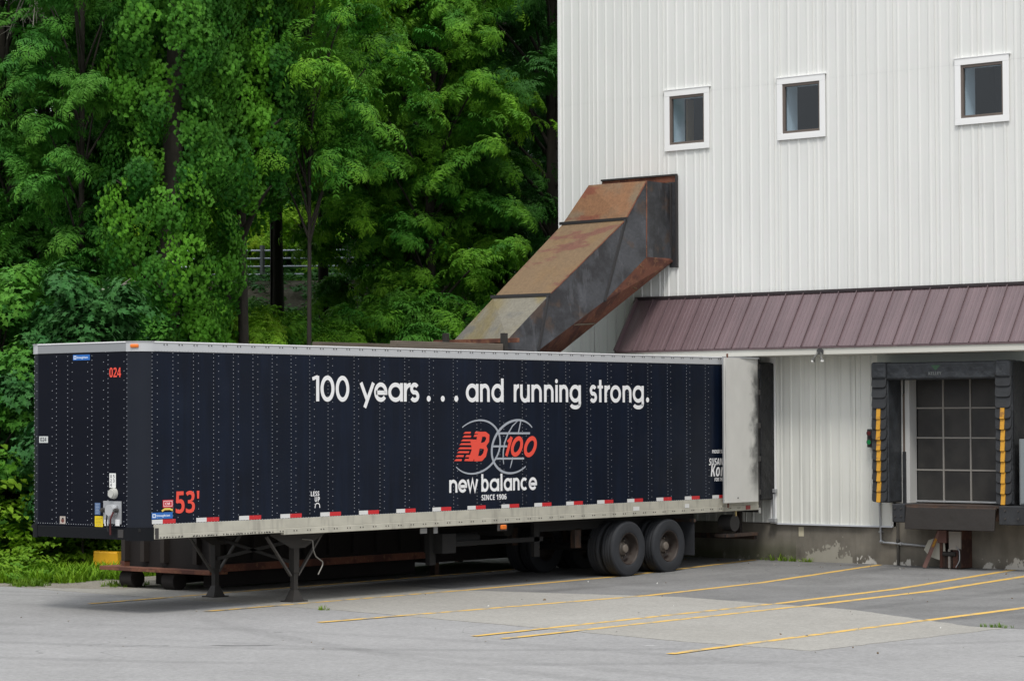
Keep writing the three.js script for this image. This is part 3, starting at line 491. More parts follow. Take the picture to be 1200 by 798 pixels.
// ------------------------------------------------------------------ semi-trailer
const font = await new FontLoader().loadAsync('fonts/droid/droid_sans_bold.typeface.json');
const trailer = thing('semi_trailer', 'long dark navy box trailer with white lettering backed up to the warehouse', 'semi trailer', [-1.3, 0, 8]);
const TL = 16.15, TW = 2.59, RC = .28, YB = 1.355, YT = 3.93;
function ribbon(pts, w, off, closed) { // flat stroke on the trailer's side; pts are [s, y] with s measured back from the nose
  const n = pts.length, wf = typeof w === 'function' ? w : () => w, L = [], R = [];
  for (let i = 0; i < n; i++) {
    const p = pts[closed ? (i - 1 + n) % n : Math.max(0, i - 1)], q = pts[closed ? (i + 1) % n : Math.min(n - 1, i + 1)], c = pts[i];
    const a = [c[0] - p[0], c[1] - p[1]], b = [q[0] - c[0], q[1] - c[1]], la = Math.hypot(...a) || 1, lb = Math.hypot(...b) || 1;
    let na = [-a[1] / la, a[0] / la], nb = [-b[1] / lb, b[0] / lb]; if (!closed && i === 0) na = nb; if (!closed && i === n - 1) nb = na;
    let m = [na[0] + nb[0], na[1] + nb[1]]; const lm = Math.hypot(...m) || 1; m = [m[0] / lm, m[1] / lm]; const k = wf(i / (n - 1)) / 2 / Math.max(.55, m[0] * na[0] + m[1] * na[1]);
    L.push([off, c[1] + m[1] * k, TL - c[0] - m[0] * k]); R.push([off, c[1] - m[1] * k, TL - c[0] + m[0] * k]);
  }
  const q = []; for (let i = 0; i < (closed ? n : n - 1); i++) { const j = (i + 1) % n; q.push([R[i], R[j], L[j], L[i]]); } return quads(q);
}
const arc = (cx, cy, rx, ry, a0, a1, n = 28) => Array.from({ length: n + 1 }, (_, i) => { const t = (a0 + (a1 - a0) * i / n) * Math.PI / 180; return [cx + rx * Math.cos(t), cy + ry * Math.sin(t)]; });
let layer = 0; const lift = () => .0075 + (layer++ % 6) * .0004;
const disc = (s, y, r, ry = r) => { const g = new THREE.CircleGeometry(1, 24); g.scale(r, ry, 1); g.rotateY(Math.PI / 2); g.translate(lift(), y, TL - s); return g; };
// one letter between s0 and s1 on a baseline; xh, ah, de: x-height, ascender, descender; w: stroke
function glyph(ch, s0, s1, y0, xh, ah, de, w) {
  const h = w / 2, m = (s0 + s1) / 2, rx = (s1 - s0) / 2 - h, rb = p => ribbon(p, w, lift()), oval = (a, b, c, d) => ribbon(arc(a, b, c, d, 0, 360, 36).slice(0, -1), w, lift(), true);
  const cy = y0 + xh / 2, ry = xh / 2 - h * .8, R = s1 - h, Lf = s0 + h;
  switch (ch) {
    case '1': return [rb([[R, y0], [R, y0 + ah]]), ribbon([[s0, y0 + ah - .05], [R, y0 + ah - .012]], w * .75, lift())];
    case '0': return [oval(m, y0 + ah / 2, rx, ah / 2 - h * .8)];
    case 'o': return [oval(m, cy, rx, ry)];
    case 'a': return [oval(m, cy, rx, ry), rb([[R, y0], [R, y0 + xh]])];
    case 'd': return [oval(m, cy, rx, ry), rb([[R, y0], [R, y0 + ah]])];
    case 'b': return [oval(m, cy, rx, ry), rb([[Lf, y0], [Lf, y0 + ah]])];
    case 'g': return [oval(m, cy, rx, ry), rb([[R, y0 + xh], [R, y0 - de * .3], ...arc(m, y0 - de * .3, rx, de * .62, 0, -165, 16)])];
    case 'n': return [rb([[Lf, y0], [Lf, y0 + xh]]), rb([[Lf, y0 + xh * .45], ...arc(m, y0 + xh - rx - h * .8, rx, rx, 175, 0, 16), [R, y0]])];
    case 'u': return [rb([[R, y0], [R, y0 + xh]]), rb([[Lf, y0 + xh], ...arc(m, y0 + rx + h * .7, rx, rx, 180, 360, 16)])];
    case 'r': return [rb([[Lf, y0], [Lf, y0 + xh]]), rb([[Lf, y0 + xh * .5], ...arc(s1, y0 + xh * .5, s1 - Lf, xh * .5 - h * .8, 170, 88, 10)])];
    case 'e': return [rb([[s0 + w * .6, cy - w * .12], [R, cy - w * .12], ...arc(m, cy, rx, ry, 3, 322, 36)])];
    case 'c': return [rb(arc(m, cy, rx, ry, 48, 312, 30))];
    case 's': { const q = ry / 2; return [rb([...arc(m, cy + q, rx * .92, q * 1.06, 28, 250, 18), ...arc(m, cy - q, rx, q * 1.06, 75, -155, 18)])]; }
    case 'y': return [rb([[s0 + w * .3, y0 + xh], [m, y0 + .02]]), rb([[s1 - w * .3, y0 + xh], [mix(s0, s1, .32), y0 - de]])];
    case 't': return [rb([[m, y0], [m, y0 + ah]]), ribbon([[s0, y0 + xh - w * .4], [s1, y0 + xh - w * .4]], w * .75, lift())];
    case 'i': return [rb([[m, y0], [m, y0 + xh]]), disc(m, y0 + xh + w * .95, w * .55)];
    case 'l': return [rb([[m, y0], [m, y0 + ah]])];
    case 'w': return [((p) => ribbon(p, w * 1.04, lift()))([[s0 + h * .7, y0 + xh], [mix(s0, s1, .28), y0 + .015], [m, y0 + xh * .97], [mix(s0, s1, .72), y0 + .015], [s1 - h * .7, y0 + xh]])];
    case '.': return [disc(m, y0 + rx + h, (s1 - s0) / 2)];
  } return [];
}
function type(str, h, s, y, wScale = 1, m = mat.white, name = 'lettering', parent = trailer, slant = 0) {
  const g = new TextGeometry(str, { font, size: h / .87, depth: .0015, curveSegments: 6, bevelEnabled: false }); g.scale(wScale, 1, 1); if (slant) g.applyMatrix4(new THREE.Matrix4().makeShear(0, 0, slant, 0, 0, 0)); g.rotateY(Math.PI / 2); g.translate(.0065, y, TL - s); return mesh(name, g, m, parent);
}
function typeFront(str, h, x, y, wScale = 1, m = mat.white) {
  const g = new TextGeometry(str, { font, size: h / .87, depth: .0015, curveSegments: 6, bevelEnabled: false }); g.scale(wScale, 1, 1); g.translate(x, y, TL + .0055); return mesh('lettering', g, m, trailer);
}
function label(pix, W, H, draw) { // printed sticker texture
  const c = document.createElement('canvas'); c.width = W; c.height = H; const x = c.getContext('2d'); draw(x, W, H); const t = new THREE.CanvasTexture(c); t.colorSpace = THREE.SRGBColorSpace; return new THREE.MeshStandardMaterial({ map: t, roughness: .45 });
}
function sticker(face, a0, a1, y0, y1, m) { // face 'side': a is s; 'front': a is x
  const g = new THREE.PlaneGeometry(a1 - a0, y1 - y0); if (face === 'side') { g.rotateY(Math.PI / 2); g.translate(.0064 + (layer++ % 5) * .0003, (y0 + y1) / 2, TL - (a0 + a1) / 2); } else g.translate((a0 + a1) / 2, (y0 + y1) / 2, TL + .0062 + (layer++ % 5) * .0003);
  return mesh('sticker', g, m, trailer, true);
}
{ const g = new TextGeometry('KELLEY', { font, size: .06, depth: .002, curveSegments: 4, bevelEnabled: false }); g.translate(3.86, 3.69, .053); mesh('lettering', g, M([.16, .17, .165], .8), seal2); }
// skin
const posts = []; for (let k = 0; k < 10; k++) posts.push(15.9 - .4175 * k); for (let k = 1; k < 21; k++) { const z = 12.145 - .6085 * k; if (z > .3) posts.push(z); } posts.push(.02);
for (let i = 0; i < posts.length - 1; i++) mesh('side_panel', bx(-.04, (i % 2) * .0015, YB - .02, YT + .02, posts[i + 1], posts[i] - .001), mat.navy, trailer);
mesh('side_panel', bx(-TW, -TW + .04, YB - .02, YT + .02, .02, TL - RC), mat.navy, trailer);
const fx = [-TW + RC, -1.95, -1.55, -1.105, -.74, -RC];
for (let i = 0; i < fx.length - 1; i++) mesh('front_panel', bx(fx[i], fx[i + 1] - .001, YB - .05, YT + .02, TL - .04, TL + (i % 2) * .0015), mat.navyFront, trailer);
function corner(r0, r1, y0, y1, sx) { const g = []; const cx = sx > 0 ? -RC : -TW + RC, n = 14; const s = new THREE.Shape(); const a0 = sx > 0 ? 0 : Math.PI / 2; s.absarc(0, 0, r1, a0, a0 + Math.PI / 2, false); s.absarc(0, 0, r0, a0 + Math.PI / 2, a0, true); s.closePath();
  const e = new THREE.ExtrudeGeometry(s, { depth: y1 - y0, bevelEnabled: false, curveSegments: n }); e.rotateX(-Math.PI / 2); e.scale(1, 1, -1); e.translate(cx, y0, TL - RC);
  const f = flat(e), p = f.attributes.position; for (let i = 0; i < p.count; i += 3) for (const q of [[p, 3]]) { const a = [p.getX(i + 1), p.getY(i + 1), p.getZ(i + 1)]; p.setXYZ(i + 1, p.getX(i + 2), p.getY(i + 2), p.getZ(i + 2)); p.setXYZ(i + 2, ...a); }
  f.deleteAttribute('normal'); const N = new Float32Array(p.count * 3); for (let i = 0; i < p.count; i += 3) { const A = V(p.getX(i), p.getY(i), p.getZ(i)), B = V(p.getX(i + 1), p.getY(i + 1), p.getZ(i + 1)), C = V(p.getX(i + 2), p.getY(i + 2), p.getZ(i + 2)); const fn = B.clone().sub(A).cross(C.clone().sub(A)).normalize();
    [A, B, C].forEach((q, k) => { const rad = V(q.x - cx, 0, q.z - (TL - RC)); const l = rad.length(); rad.normalize(); const d = fn.dot(rad); const v = Math.abs(fn.y) > .5 || Math.abs(d) < .8 ? fn : rad.multiplyScalar(Math.sign(d)); N.set([v.x, v.y, v.z], (i + k) * 3); }); }
  f.setAttribute('normal', new THREE.BufferAttribute(N, 3)); return f; }
for (const s of [1, -1]) mesh('corner_panel', corner(RC - .03, RC - .001, YB - .05, YT + .02, s), mat.navyCorner, trailer);
mesh('roof', [bx(-TW + .02, -.02, 4.035, 4.058, .02, TL - RC), bx(-TW + RC, -RC, 4.036, 4.057, TL - RC, TL - .02)], mat.galv, trailer);
mesh('top_rail', [bx(-.035, .012, YT, 4.068, .02, TL - RC, .006)], mat.railTop, trailer);
mesh('top_rail', [bx(-TW - .012, -TW + .035, YT, 4.068, .02, TL - RC, .006)], mat.railTop, trailer);
mesh('top_rail', [bx(-TW + RC, -RC, YT, 4.066, TL - .035, TL + .012, .006)], mat.railFront, trailer);
mesh('rail_lip', [bx(-.03, .022, 4.062, 4.08, .02, TL - RC, .004), bx(-TW + RC, -RC, 4.062, 4.08, TL - .03, TL + .022, .004)], mat.white, trailer);
for (const s of [1, -1]) mesh('rail_corner', [corner(RC - .04, RC + .014, YT, 4.07, s), corner(RC - .04, RC + .024, 4.071, 4.081, s)], mat.railTop, trailer);
mesh('bottom_rail', [bx(-.05, .014, 1.205, YB, .05, TL - RC, .006), bx(-.06, .02, 1.10, 1.205, .05, 13.15, .008), bx(-.06, .018, 1.135, 1.205, 13.15, TL - RC, .006)], mat.rail, trailer);
mesh('bottom_rail', [bx(-TW - .014, -TW + .05, 1.12, YB, .05, TL - RC, .006)], mat.rail, trailer);
mesh('front_rail', [bx(-TW + RC, -RC, 1.13, 1.30, TL - .05, TL + .014, .008)], mat.blackPaint, trailer);
for (const s of [1, -1]) mesh('rail_corner', [corner(RC - .05, RC + .016, 1.115, 1.315, s)], mat.blackPaint, trailer, false, 'black lower corner');
mesh('corner_bracket', [bx(-.45, -.33, 1.16, 1.28, TL + .014, TL + .022), bx(-.005, .02, 1.14, 1.3, TL - RC - .09, TL - RC - .02)], mat.underSteel, trailer);
mesh('floor', [bx(-TW + .05, -.06, 1.25, 1.30, .1, TL - .06)], mat.under, trailer);
for (let k = 0; k < 40; k++) mesh('floor_beam', bx(-TW + .06, -.07, 1.15, 1.25, .4 + k * .39, .44 + k * .39), mat.under, trailer);
mesh('coupler_plate', [bx(-2.3, -.3, 1.12, 1.15, 14.3, 15.9)], mat.under, trailer);
{ // rivets: paired columns at every post, a row along each rail, and the front sheets
  const pos = []; const rr = seeded(5);
  for (const z of posts.slice(0, -1)) { for (let y = YB + .06; y < YT - .02; y += .058) pos.push([.003, y, z, 0]); for (let y = YB + .09; y < YT - .02; y += .116) pos.push([.003, y, z - .105, 0]); }
  for (let z = .3; z < TL - RC; z += .06) pos.push([.013, YB + .002, z, 0], [.013, YT + .018, z, 0]);
  for (let z = .4; z < 15.8; z += .3042) for (const d of [0, .06]) pos.push([.015, 4.035, z + d, 2], [.021, 1.16, z + d, 2]);
  for (let z = 13.4; z < 15.8; z += .06) if (Math.sin(z * 9) > -.75) pos.push([.02, 1.155, z, 2]);
  for (const [a, b] of [[-2.456, -2.342], [-1.879, -1.977], [-1.617, -1.513], [-1.059, -1.155], [-.693, -.794], [-.234, -.334]]) { for (let y = 1.36; y < YT - .02; y += .07) pos.push([Math.min(-.27, Math.max(a, -2.4)), y, TL + .002, 1]); for (let y = 1.4; y < YT - .02; y += .14) pos.push([b, y, TL + .003, 1]); }
  for (let x = -2.3; x < -.3; x += .055) pos.push([x, 1.335, TL + .003, 1]);
  const add = (name, list, r, m) => { const g = new THREE.SphereGeometry(r, 6, 4); const im = new THREE.InstancedMesh(g, m, list.length); im.name = name; const M4 = new THREE.Matrix4(); list.forEach((p, i) => { M4.makeTranslation(p[0] + 1.3, p[1], p[2] - 8); im.setMatrixAt(i, M4); }); kind(im, 'stuff'); trailer.add(im); };
  add('rivets', pos.filter(p => p[3] < 2), .0064, mat.rivet); add('rail_bolts', pos.filter(p => p[3] === 2), .011, mat.underSteel);
}
// slogan
const SL = mat.white, base = 3.196, xh = .305, ah = .405, de = .10, sw = .07;
const sA = X => { const u = 350 + X / 5.714; return 16.15 - sz(u); }, sB = X => 16.15 - sz(540 + X / 5);
function sz(u) { const k = [[360, 12.60], [380, 12.205], [440, 11.0], [500, 9.772], [548, 8.728], [620, 7.145], [700, 5.21], [765, 3.49]]; for (let i = 0; i < k.length - 1; i++) if (u <= k[i + 1][0] || i === k.length - 2) return k[i][1] + (k[i + 1][1] - k[i][1]) * (u - k[i][0]) / (k[i + 1][0] - k[i][0]); }
const words = [['100', [[85, 130], [138, 230], [238, 328]], sA], ['years', [[400, 496], [496, 584], [590, 690], [696, 742], [738, 802]], sA], ['...', [[855, 881], [948, 974], [1038, 1065]], sA],
  ['and', [[27, 102], [111, 170], [180, 254]], sB], ['running', [[316, 348], [356, 414], [424, 483], [496, 551], [560, 577], [585, 637], [645, 712]], sB], ['strong.', [[764, 808], [812, 842], [850, 880], [882, 943], [952, 1003], [1010, 1074], [1087, 1105]], sB]];
for (const [w, rs, f] of words) mesh('lettering', [...w].flatMap((c, i) => glyph(c, f(rs[i][0]), f(rs[i][1]), base, xh, ah, de, sw)), SL, trailer, false, `white painted word "${w}"`);
// emblem: two rings, a globe and red figures
const LX = X => 6.931 + (X - 160) * .0037, LY = (X, Y) => 2.916 - (Y - 122.8) * (.002336 + (X - 160) * 1.76e-7), lp = ([X, Y]) => [LX(X), LY(X, Y)];
const skewArc = (cx, cy, rx, ry, a0, a1, sk, n = 40) => arc(0, 0, rx, ry, a0, a1, n).map(([x, y]) => lp([cx + x + sk * y, cy - y]));
const taper = w => t => w * (.35 + .65 * Math.sin(Math.PI * clamp(t * .9 + .05)));
mesh('emblem_ring', [ribbon(skewArc(346, 330, 172, 193, 133, -132, .16), taper(.04), lift())], mat.silver, trailer);
mesh('emblem_globe', [ribbon(skewArc(622, 328, 160, 191, 46, 312, .16), taper(.05), lift()),
  ...[[[505, 232], [740, 232]], [[466, 326], [572, 325]], [[482, 414], [695, 413]]].map(p => ribbon(p.map(lp), .034, lift())),
  ribbon([[650, 142], [610, 180], [575, 240], [553, 300], [543, 360], [541, 410], [545, 455]].map(lp), taper(.034), lift()), ribbon([[672, 142], [660, 200], [651, 240]].map(lp), .03, lift()), ribbon([[612, 402], [602, 445], [592, 482]].map(lp), taper(.03), lift())], mat.silver, trailer);
const italic = (pts) => pts.map(lp);
for (const q of [[ribbon(italic([[604, 258], [565, 395]]), .07, lift()), ribbon(italic([[574, 292], [602, 264]]), .045, lift())],
  [ribbon(skewArc(643, 327, 32, 58, 0, 360, .24).slice(0, -1), .076, lift(), true)], [ribbon(skewArc(742, 328, 35, 60, 0, 360, .24).slice(0, -1), .078, lift(), true)]]) mesh('emblem_figure', q, mat.logoRed, trailer);
{ const P = (pts) => { const g = new THREE.ShapeGeometry(new THREE.Shape(pts.map(lp).map(([s, y]) => new THREE.Vector2(s, y)))); g.rotateY(Math.PI / 2); g.translate(lift(), 0, TL); return g; };
  const bars = []; [[268, 312, 228], [262, 314, 255], [252, 325, 283], [241, 332, 310], [232, 330, 340], [224, 300, 368], [214, 262, 396], [203, 248, 425]].forEach(([a, b, y]) => bars.push(P([[a + 4, y - 8], [b, y - 8], [b - 3, y + 6], [a - 10, y + 6]])));
  [[345, 372, 228], [338, 368, 250], [280, 330, 396], [272, 330, 424]].forEach(([a, b, y]) => bars.push(P([[a, y - 9], [b, y - 9], [b, y + 7], [a - 8, y + 7]])));
  mesh('emblem_letters', [...bars, P([[306, 276], [350, 276], [342, 330], [322, 432], [290, 432], [318, 345]]), ribbon(italic([[378, 236], [338, 422]]), .13, lift()),
    ribbon(italic([[372, 238], [415, 238], [432, 252], [430, 285], [412, 312], [372, 322]]), .085, lift()), ribbon(italic([[372, 322], [408, 326], [418, 350], [408, 388], [386, 412], [335, 415]]), .09, lift())], mat.logoRed, trailer); }
{ const nb = 1.66, rs = [['n', 160, 216], ['e', 222, 284], ['w', 284, 360], ['b', 385, 437], ['a', 444, 512], ['l', 520, 538], ['a', 545, 606], ['n', 613, 661], ['c', 668, 724], ['e', 728, 790]];
  mesh('lettering', rs.flatMap(([c, a, b]) => glyph(c, LX(a), LX(b), nb, .215, .3, .05, .052)), SL, trailer, false, 'white painted words under the emblem'); }
type('SINCE 1906', .08, LX(385), 1.513, .98);
type("53'", .285, .705, 1.51, .84, mat.logoRed);
typeFront('024', .125, -.665, 3.55, .82, mat.logoRed);
type('LESS', .066, 3.60, 1.69, .9); type('UP', .066, 3.69, 1.60, .9);
mesh('lettering', ribbon([[3.70, 1.50], ...arc(3.755, 1.535, .05, .04, 180, 0, 10), [3.81, 1.50]], .016, lift()), SL, trailer);
type('PROUD SUPPORTER', .06, 14.55, 2.225, .8); type('SUSAN G.', .115, 14.44, 2.0, .8, mat.white, 'lettering', trailer, .14); type('Komen', .2, 14.48, 1.785, .84, mat.white, 'lettering', trailer, .14); type('FOR THE', .06, 14.62, 1.69, .8, mat.white, 'lettering', trailer, .14); type('CURE', .17, 14.93, 1.56, .8, mat.white, 'lettering', trailer, .14);
// reflective strips
for (let k = 0; k < 17; k++) { const z = 15.43 - .8945 * k; const o = mesh('reflector_strip', bx(.001, .0062, 1.362, 1.425, z + .26, z + .47), mat.reflWhite, trailer); mesh('red_band', bx(.001, .0066, 1.362, 1.425, z, z + .26), mat.reflRed, o); }
// stickers and fittings
const blue = label(0, 256, 72, (x, W, H) => { x.fillStyle = '#2467b5'; x.fillRect(0, 0, W, H); x.fillStyle = '#dfe8f2'; x.fillRect(10, 14, 40, 44); x.fillStyle = '#2467b5'; x.fillRect(20, 24, 20, 24); x.fillStyle = '#e8eef5'; x.font = 'bold 34px sans-serif'; x.fillText('Stoughton', 56, 48, 190); });
sticker('side', .24, .66, 1.435, 1.53, blue); sticker('front', -1.49, -1.10, 3.815, 3.90, blue);
sticker('side', .46, .67, 1.60, 1.715, label(0, 96, 64, (x, W, H) => { x.fillStyle = '#c22330'; x.fillRect(0, 0, W, H); x.strokeStyle = '#f0d9d8'; x.lineWidth = 5; x.strokeRect(10, 10, W - 20, H - 20); x.font = 'bold 30px sans-serif'; x.fillStyle = '#f6e6e4'; x.fillText('CM', 22, 43); }));
mesh('sticker', ribbon([[.44, 1.55], [.5, 1.578], [.6, 1.578], [.66, 1.558]], .03, .0095), M([.75, .55, .1], .5), trailer);
sticker('front', -.655, -.51, 1.90, 2.115, label(0, 64, 96, (x, W, H) => { x.fillStyle = '#e6e6e2'; x.fillRect(0, 0, W, H); x.fillStyle = '#22242a'; x.font = 'bold 30px sans-serif'; x.fillText('0', 8, 32); x.fillText('2', 8, 60); x.fillText('4', 8, 88); x.fillText('5', 36, 32); x.fillText('3', 36, 60); }));
sticker('front', -2.28, -2.07, 2.565, 2.665, label(0, 96, 48, (x, W, H) => { x.fillStyle = '#c9ccc9'; x.fillRect(0, 0, W, H); x.fillStyle = '#2c3034'; x.font = 'bold 42px sans-serif'; x.fillText('024', 10, 39); }));
sticker('front', -.985, -.80, 1.29 + .02, 1.47, label(0, 96, 96, (x, W, H) => { x.fillStyle = '#e8c818'; x.fillRect(0, 0, W, H); x.fillStyle = '#8a7510'; for (let k = 0; k < 6; k++) x.fillRect(12, 14 + k * 13, 72 - (k * 17) % 20, 4); }));
sticker('front', -.985, -.86, 1.49, 1.67, label(0, 64, 96, (x, W, H) => { x.fillStyle = '#51688c'; x.fillRect(0, 0, W, H); x.fillStyle = '#93a4ba'; for (let k = 0; k < 7; k++) x.fillRect(8, 10 + k * 12, 48 - (k * 11) % 18, 4); }));
sticker('front', -1.79, -1.66, 1.335, 1.45, label(0, 64, 64, (x, W, H) => { x.fillStyle = '#b5aaa0'; x.fillRect(0, 0, W, H); x.fillStyle = '#6b3c34'; x.beginPath(); x.arc(32, 36, 18, 0, 7); x.fill(); x.fillStyle = '#2a2c2e'; x.fillRect(22, 12, 22, 12); }));
mesh('air_vent', [cyl(.085, .05, -.555, 1.815, TL + .025, 'z', 20, .075), cyl(.06, .03, -.555, 1.815, TL + .06, 'z', 20)], M([.5, .5, .46], .5), trailer);
{ const p = mesh('connector_plate', [bx(-.78, -.38, 1.36, 1.70, TL + .002, TL + .02, .004)], mat.galv, trailer);
  mesh('socket', [cyl(.085, .09, -.56, 1.565, TL + .06, 'z', 18), bx(-.68, -.46, 1.50, 1.64, TL + .02, TL + .05, .01)], M([.5, .51, .52], .4, { metalness: .3 }), p);
  for (const x of [-.76, -.46]) mesh('air_coupling', [cyl(.034, .05, x, 1.565, TL + .04, 'z', 14), cyl(.022, .04, x, 1.565, TL + .07, 'z', 12)], mat.underSteel, p);
  mesh('hose', [tube([[-.46, 1.54, TL + .1], [-.5, 1.44, TL + .12], [-.55, 1.33, TL + .08], [-.58, 1.2, TL + .05]], .014, 8)], M([.10, .02, .02], .5), p); mesh('hose', [tube([[-.6, 1.5, TL + .1], [-.63, 1.38, TL + .09], [-.62, 1.25, TL + .06]], .012, 8)], mat.tyre, p);
  mesh('tag', [bx(-.745, -.66, 1.33, 1.42, TL + .021, TL + .025), bx(-.5, -.41, 1.335, 1.43, TL + .021, TL + .026)], mat.white, p); }
{ const lamp = (n, g, l) => mesh('marker_lamp', g, mat.amber, trailer, false, l); lamp('', [(() => { const g = new RoundedBoxGeometry(.13, .055, .04, 2, .018); g.rotateY(.6); g.translate(-.13, 4.01, TL - .02); return g; })()]); lamp('', [bx(.004, .045, .995, 1.075, 7.75, 7.90, .02)]);
  mesh('lamp_bracket', [bx(-.02, .004, .97, 1.11, 7.70, 7.95, .01)], mat.underSteel, trailer);
  mesh('tag', [bx(-.3, -.29, .98, 1.07, 9.45, 9.62), bx(-.3, -.29, .97, 1.08, 9.18, 9.28)], mat.galv, trailer); mesh('tag', [bx(.0205, .022, 1.205, 1.28, 3.93, 4.12), bx(.0205, .022, 1.21, 1.285, 2.37, 2.51)], mat.reflWhite, trailer); }
// landing gear
for (const [x, s] of [[-.38, 1], [-2.2, -1]]) {
  const z = 12.53, l = mesh('landing_leg', [bx(x - .06, x + .06, .46, 1.12, z - .06, z + .06, .008), bx(x - .045, x + .045, .12, .5, z - .045, z + .045, .006)], mat.legSteel, trailer);
  const ft = [[-.14, -.12], [.14, -.12], [.14, .12], [-.14, .12]], tp = [[-.07, -.05], [.07, -.05], [.07, .05], [-.07, .05]]; const q = []; for (let i = 0; i < 4; i++) { const j = (i + 1) % 4, c = (p, y) => [x + p[0] * .72, y, z + p[1]]; q.push([c(ft[j], .025), c(ft[i], .025), c(tp[i], .19), c(tp[j], .19)]); }
  mesh('foot', [quads(q), bx(x - .14, x + .14, 0, .025, z - .17, z + .17)], mat.legSteel, l);
  mesh('bracket', [(() => { const sh = new THREE.Shape([[-.62, 1.13], [.62, 1.13], [.62, 1.08], [.15, .86], [-.15, .86], [-.62, 1.08]].map(p => new THREE.Vector2(...p))); const g = new THREE.ExtrudeGeometry(sh, { depth: .012, bevelEnabled: false }); g.rotateY(Math.PI / 2); g.translate(x + .085, 0, z); return g; })()], mat.legSteel, l);
  for (const d of [-1, 1]) mesh('brace', [bar([x, 1.06, z + d * .62], [x, .42, z + d * .08], .05, .03)], M([.07, .064, .058], .65), l);
}
mesh('cross_brace', [bar([-.38, .62, 12.53], [-2.2, .98, 12.53], .05), bar([-2.2, .62, 12.53], [-.38, .98, 12.53], .05)], mat.legSteel, trailer);
mesh('crank_handle', [tube([[-.30, 1.0, 12.45], [-.16, .98, 12.34], [-.14, .84, 12.34], [-.14, .72, 12.28], [-.13, .63, 12.14], [-.13, .57, 12.14], [-.13, .43, 12.24]], .011, 8, 50)], M([.2, .19, .17], .45, { metalness: .3 }), trailer);
// running gear
mesh('slider_rail', [bx(-.62, -.5, .88, 1.14, 1.5, 6.2), bx(-2.1, -1.98, .88, 1.14, 1.5, 6.2)], mat.under, trailer);
mesh('hanger', [5.1, 3.58, 2.2].flatMap(z => [bx(-.6, -.5, .55, .9, z - .09, z + .09), bx(-2.1, -2.0, .55, .9, z - .09, z + .09)]), mat.rustDark, trailer);
mesh('leaf_spring', [4.196, 2.951].flatMap(z => [tube([[-.56, .70, z - .5], [-.56, .6, z], [-.56, .70, z + .5]], .035, 6), tube([[-2.05, .70, z - .5], [-2.05, .6, z], [-2.05, .70, z + .5]], .035, 6)]), mat.under, trailer);
mesh('air_tank', [cyl(.14, .8, -1.3, .95, 6.6, 'x', 18)], mat.under, trailer); mesh('air_tank', [cyl(.12, .7, -.6, .82, 8.2, 'z', 18)], mat.under, trailer);
mesh('side_frame', [bx(-.5, -.42, .72, .8, 6.2, 9.0), bx(-.5, -.42, .45, 1.12, 6.3, 6.45), bx(-.6, -.5, .42, 1.12, 9.0, 9.15), bx(-.72, -.3, .62, .95, 8.7, 9.05)], mat.under, trailer);
const tyreProf = [[.285, -.11], [.30, -.135], [.38, -.15], [.455, -.145], [.49, -.13], [.505, -.115], [.51, -.09], [.51, -.066], [.497, -.063], [.497, -.053], [.511, -.05], [.512, -.006], [.498, -.004], [.498, .004], [.512, .006], [.511, .05], [.497, .053], [.497, .063], [.51, .066], [.51, .09], [.505, .115], [.49, .13], [.482, .139], [.455, .145], [.45, .141], [.44, .147], [.38, .15], [.33, .144], [.325, .139], [.315, .14], [.30, .135], [.285, .11]];
const lathe = (p, seg = 56) => { const g = new THREE.LatheGeometry(p.map(([r, t]) => new THREE.Vector2(r, t)), seg); g.rotateZ(-Math.PI / 2); return g; };
const wheelMeshes = [];
for (const z of [4.196, 2.951]) {
  mesh('axle', [cyl(.065, 2.2, -1.3, .51, z, 'x', 14)], mat.under, trailer);
  for (const side of [1, -1]) for (const d of [0, 1]) {
    const x = side > 0 ? -.155 - d * .335 : -TW + .155 + d * .335, w = new THREE.Group(); w.name = 'wheel'; w.position.set(x + 1.3, .51, z - 8); trailer.add(w);
    const at = g => { if (side < 0) g.rotateY(Math.PI); g.translate(x, .51, z); return g; };
    mesh('tyre', at(lathe(tyreProf)), mat.tyre, w, true);
    if (d === 0) {
      const dish = lathe([[.292, .12], [.298, .128], [.29, .135], [.275, .128], [.268, .10], [.262, .02], [.25, -.03], [.235, -.06], [.20, -.075], [.135, -.085], [.12, -.085]], 48); mesh('rim', at(dish), mat.rim, w);
      const hub = [lathe([[.125, -.085], [.122, -.02], [.105, .005], [.085, .012], [.08, .055], [.065, .07], [.0, .072]], 28)]; for (let k = 0; k < 10; k++) { const a = k * Math.PI / 5 + .2; hub.push(cyl(.016, .05, -.06, .165 * Math.sin(a), .165 * Math.cos(a), 'x', 8)); } mesh('hub', at(mergeGeometries(hub.map(q => flat(q)))), mat.hub, w);
      const holes = []; for (let k = 0; k < 5; k++) { const a = k * Math.PI * .4 + .5 + z; holes.push(cyl(.034, .012, -.0695, .212 * Math.sin(a), .212 * Math.cos(a), 'x', 14)); } mesh('hand_hole', at(mergeGeometries(holes.map(q => flat(q)))), mat.under, w);
    } else mesh('rim', at(lathe([[.285, -.11], [.27, -.1], [.26, .0], [.22, .07], [.1, .08]], 32)), mat.rim, w);
  }
}
for (const x of [-.62, -2.55]) { const f = mesh('mud_flap', [bx(x, x + .58, .30, .93, 2.12, 2.135, .004)], mat.tyre, trailer); mesh('flap_bar', [bx(x - .05, x + .6, .93, .99, 2.1, 2.16)], mat.rustDark, f); }
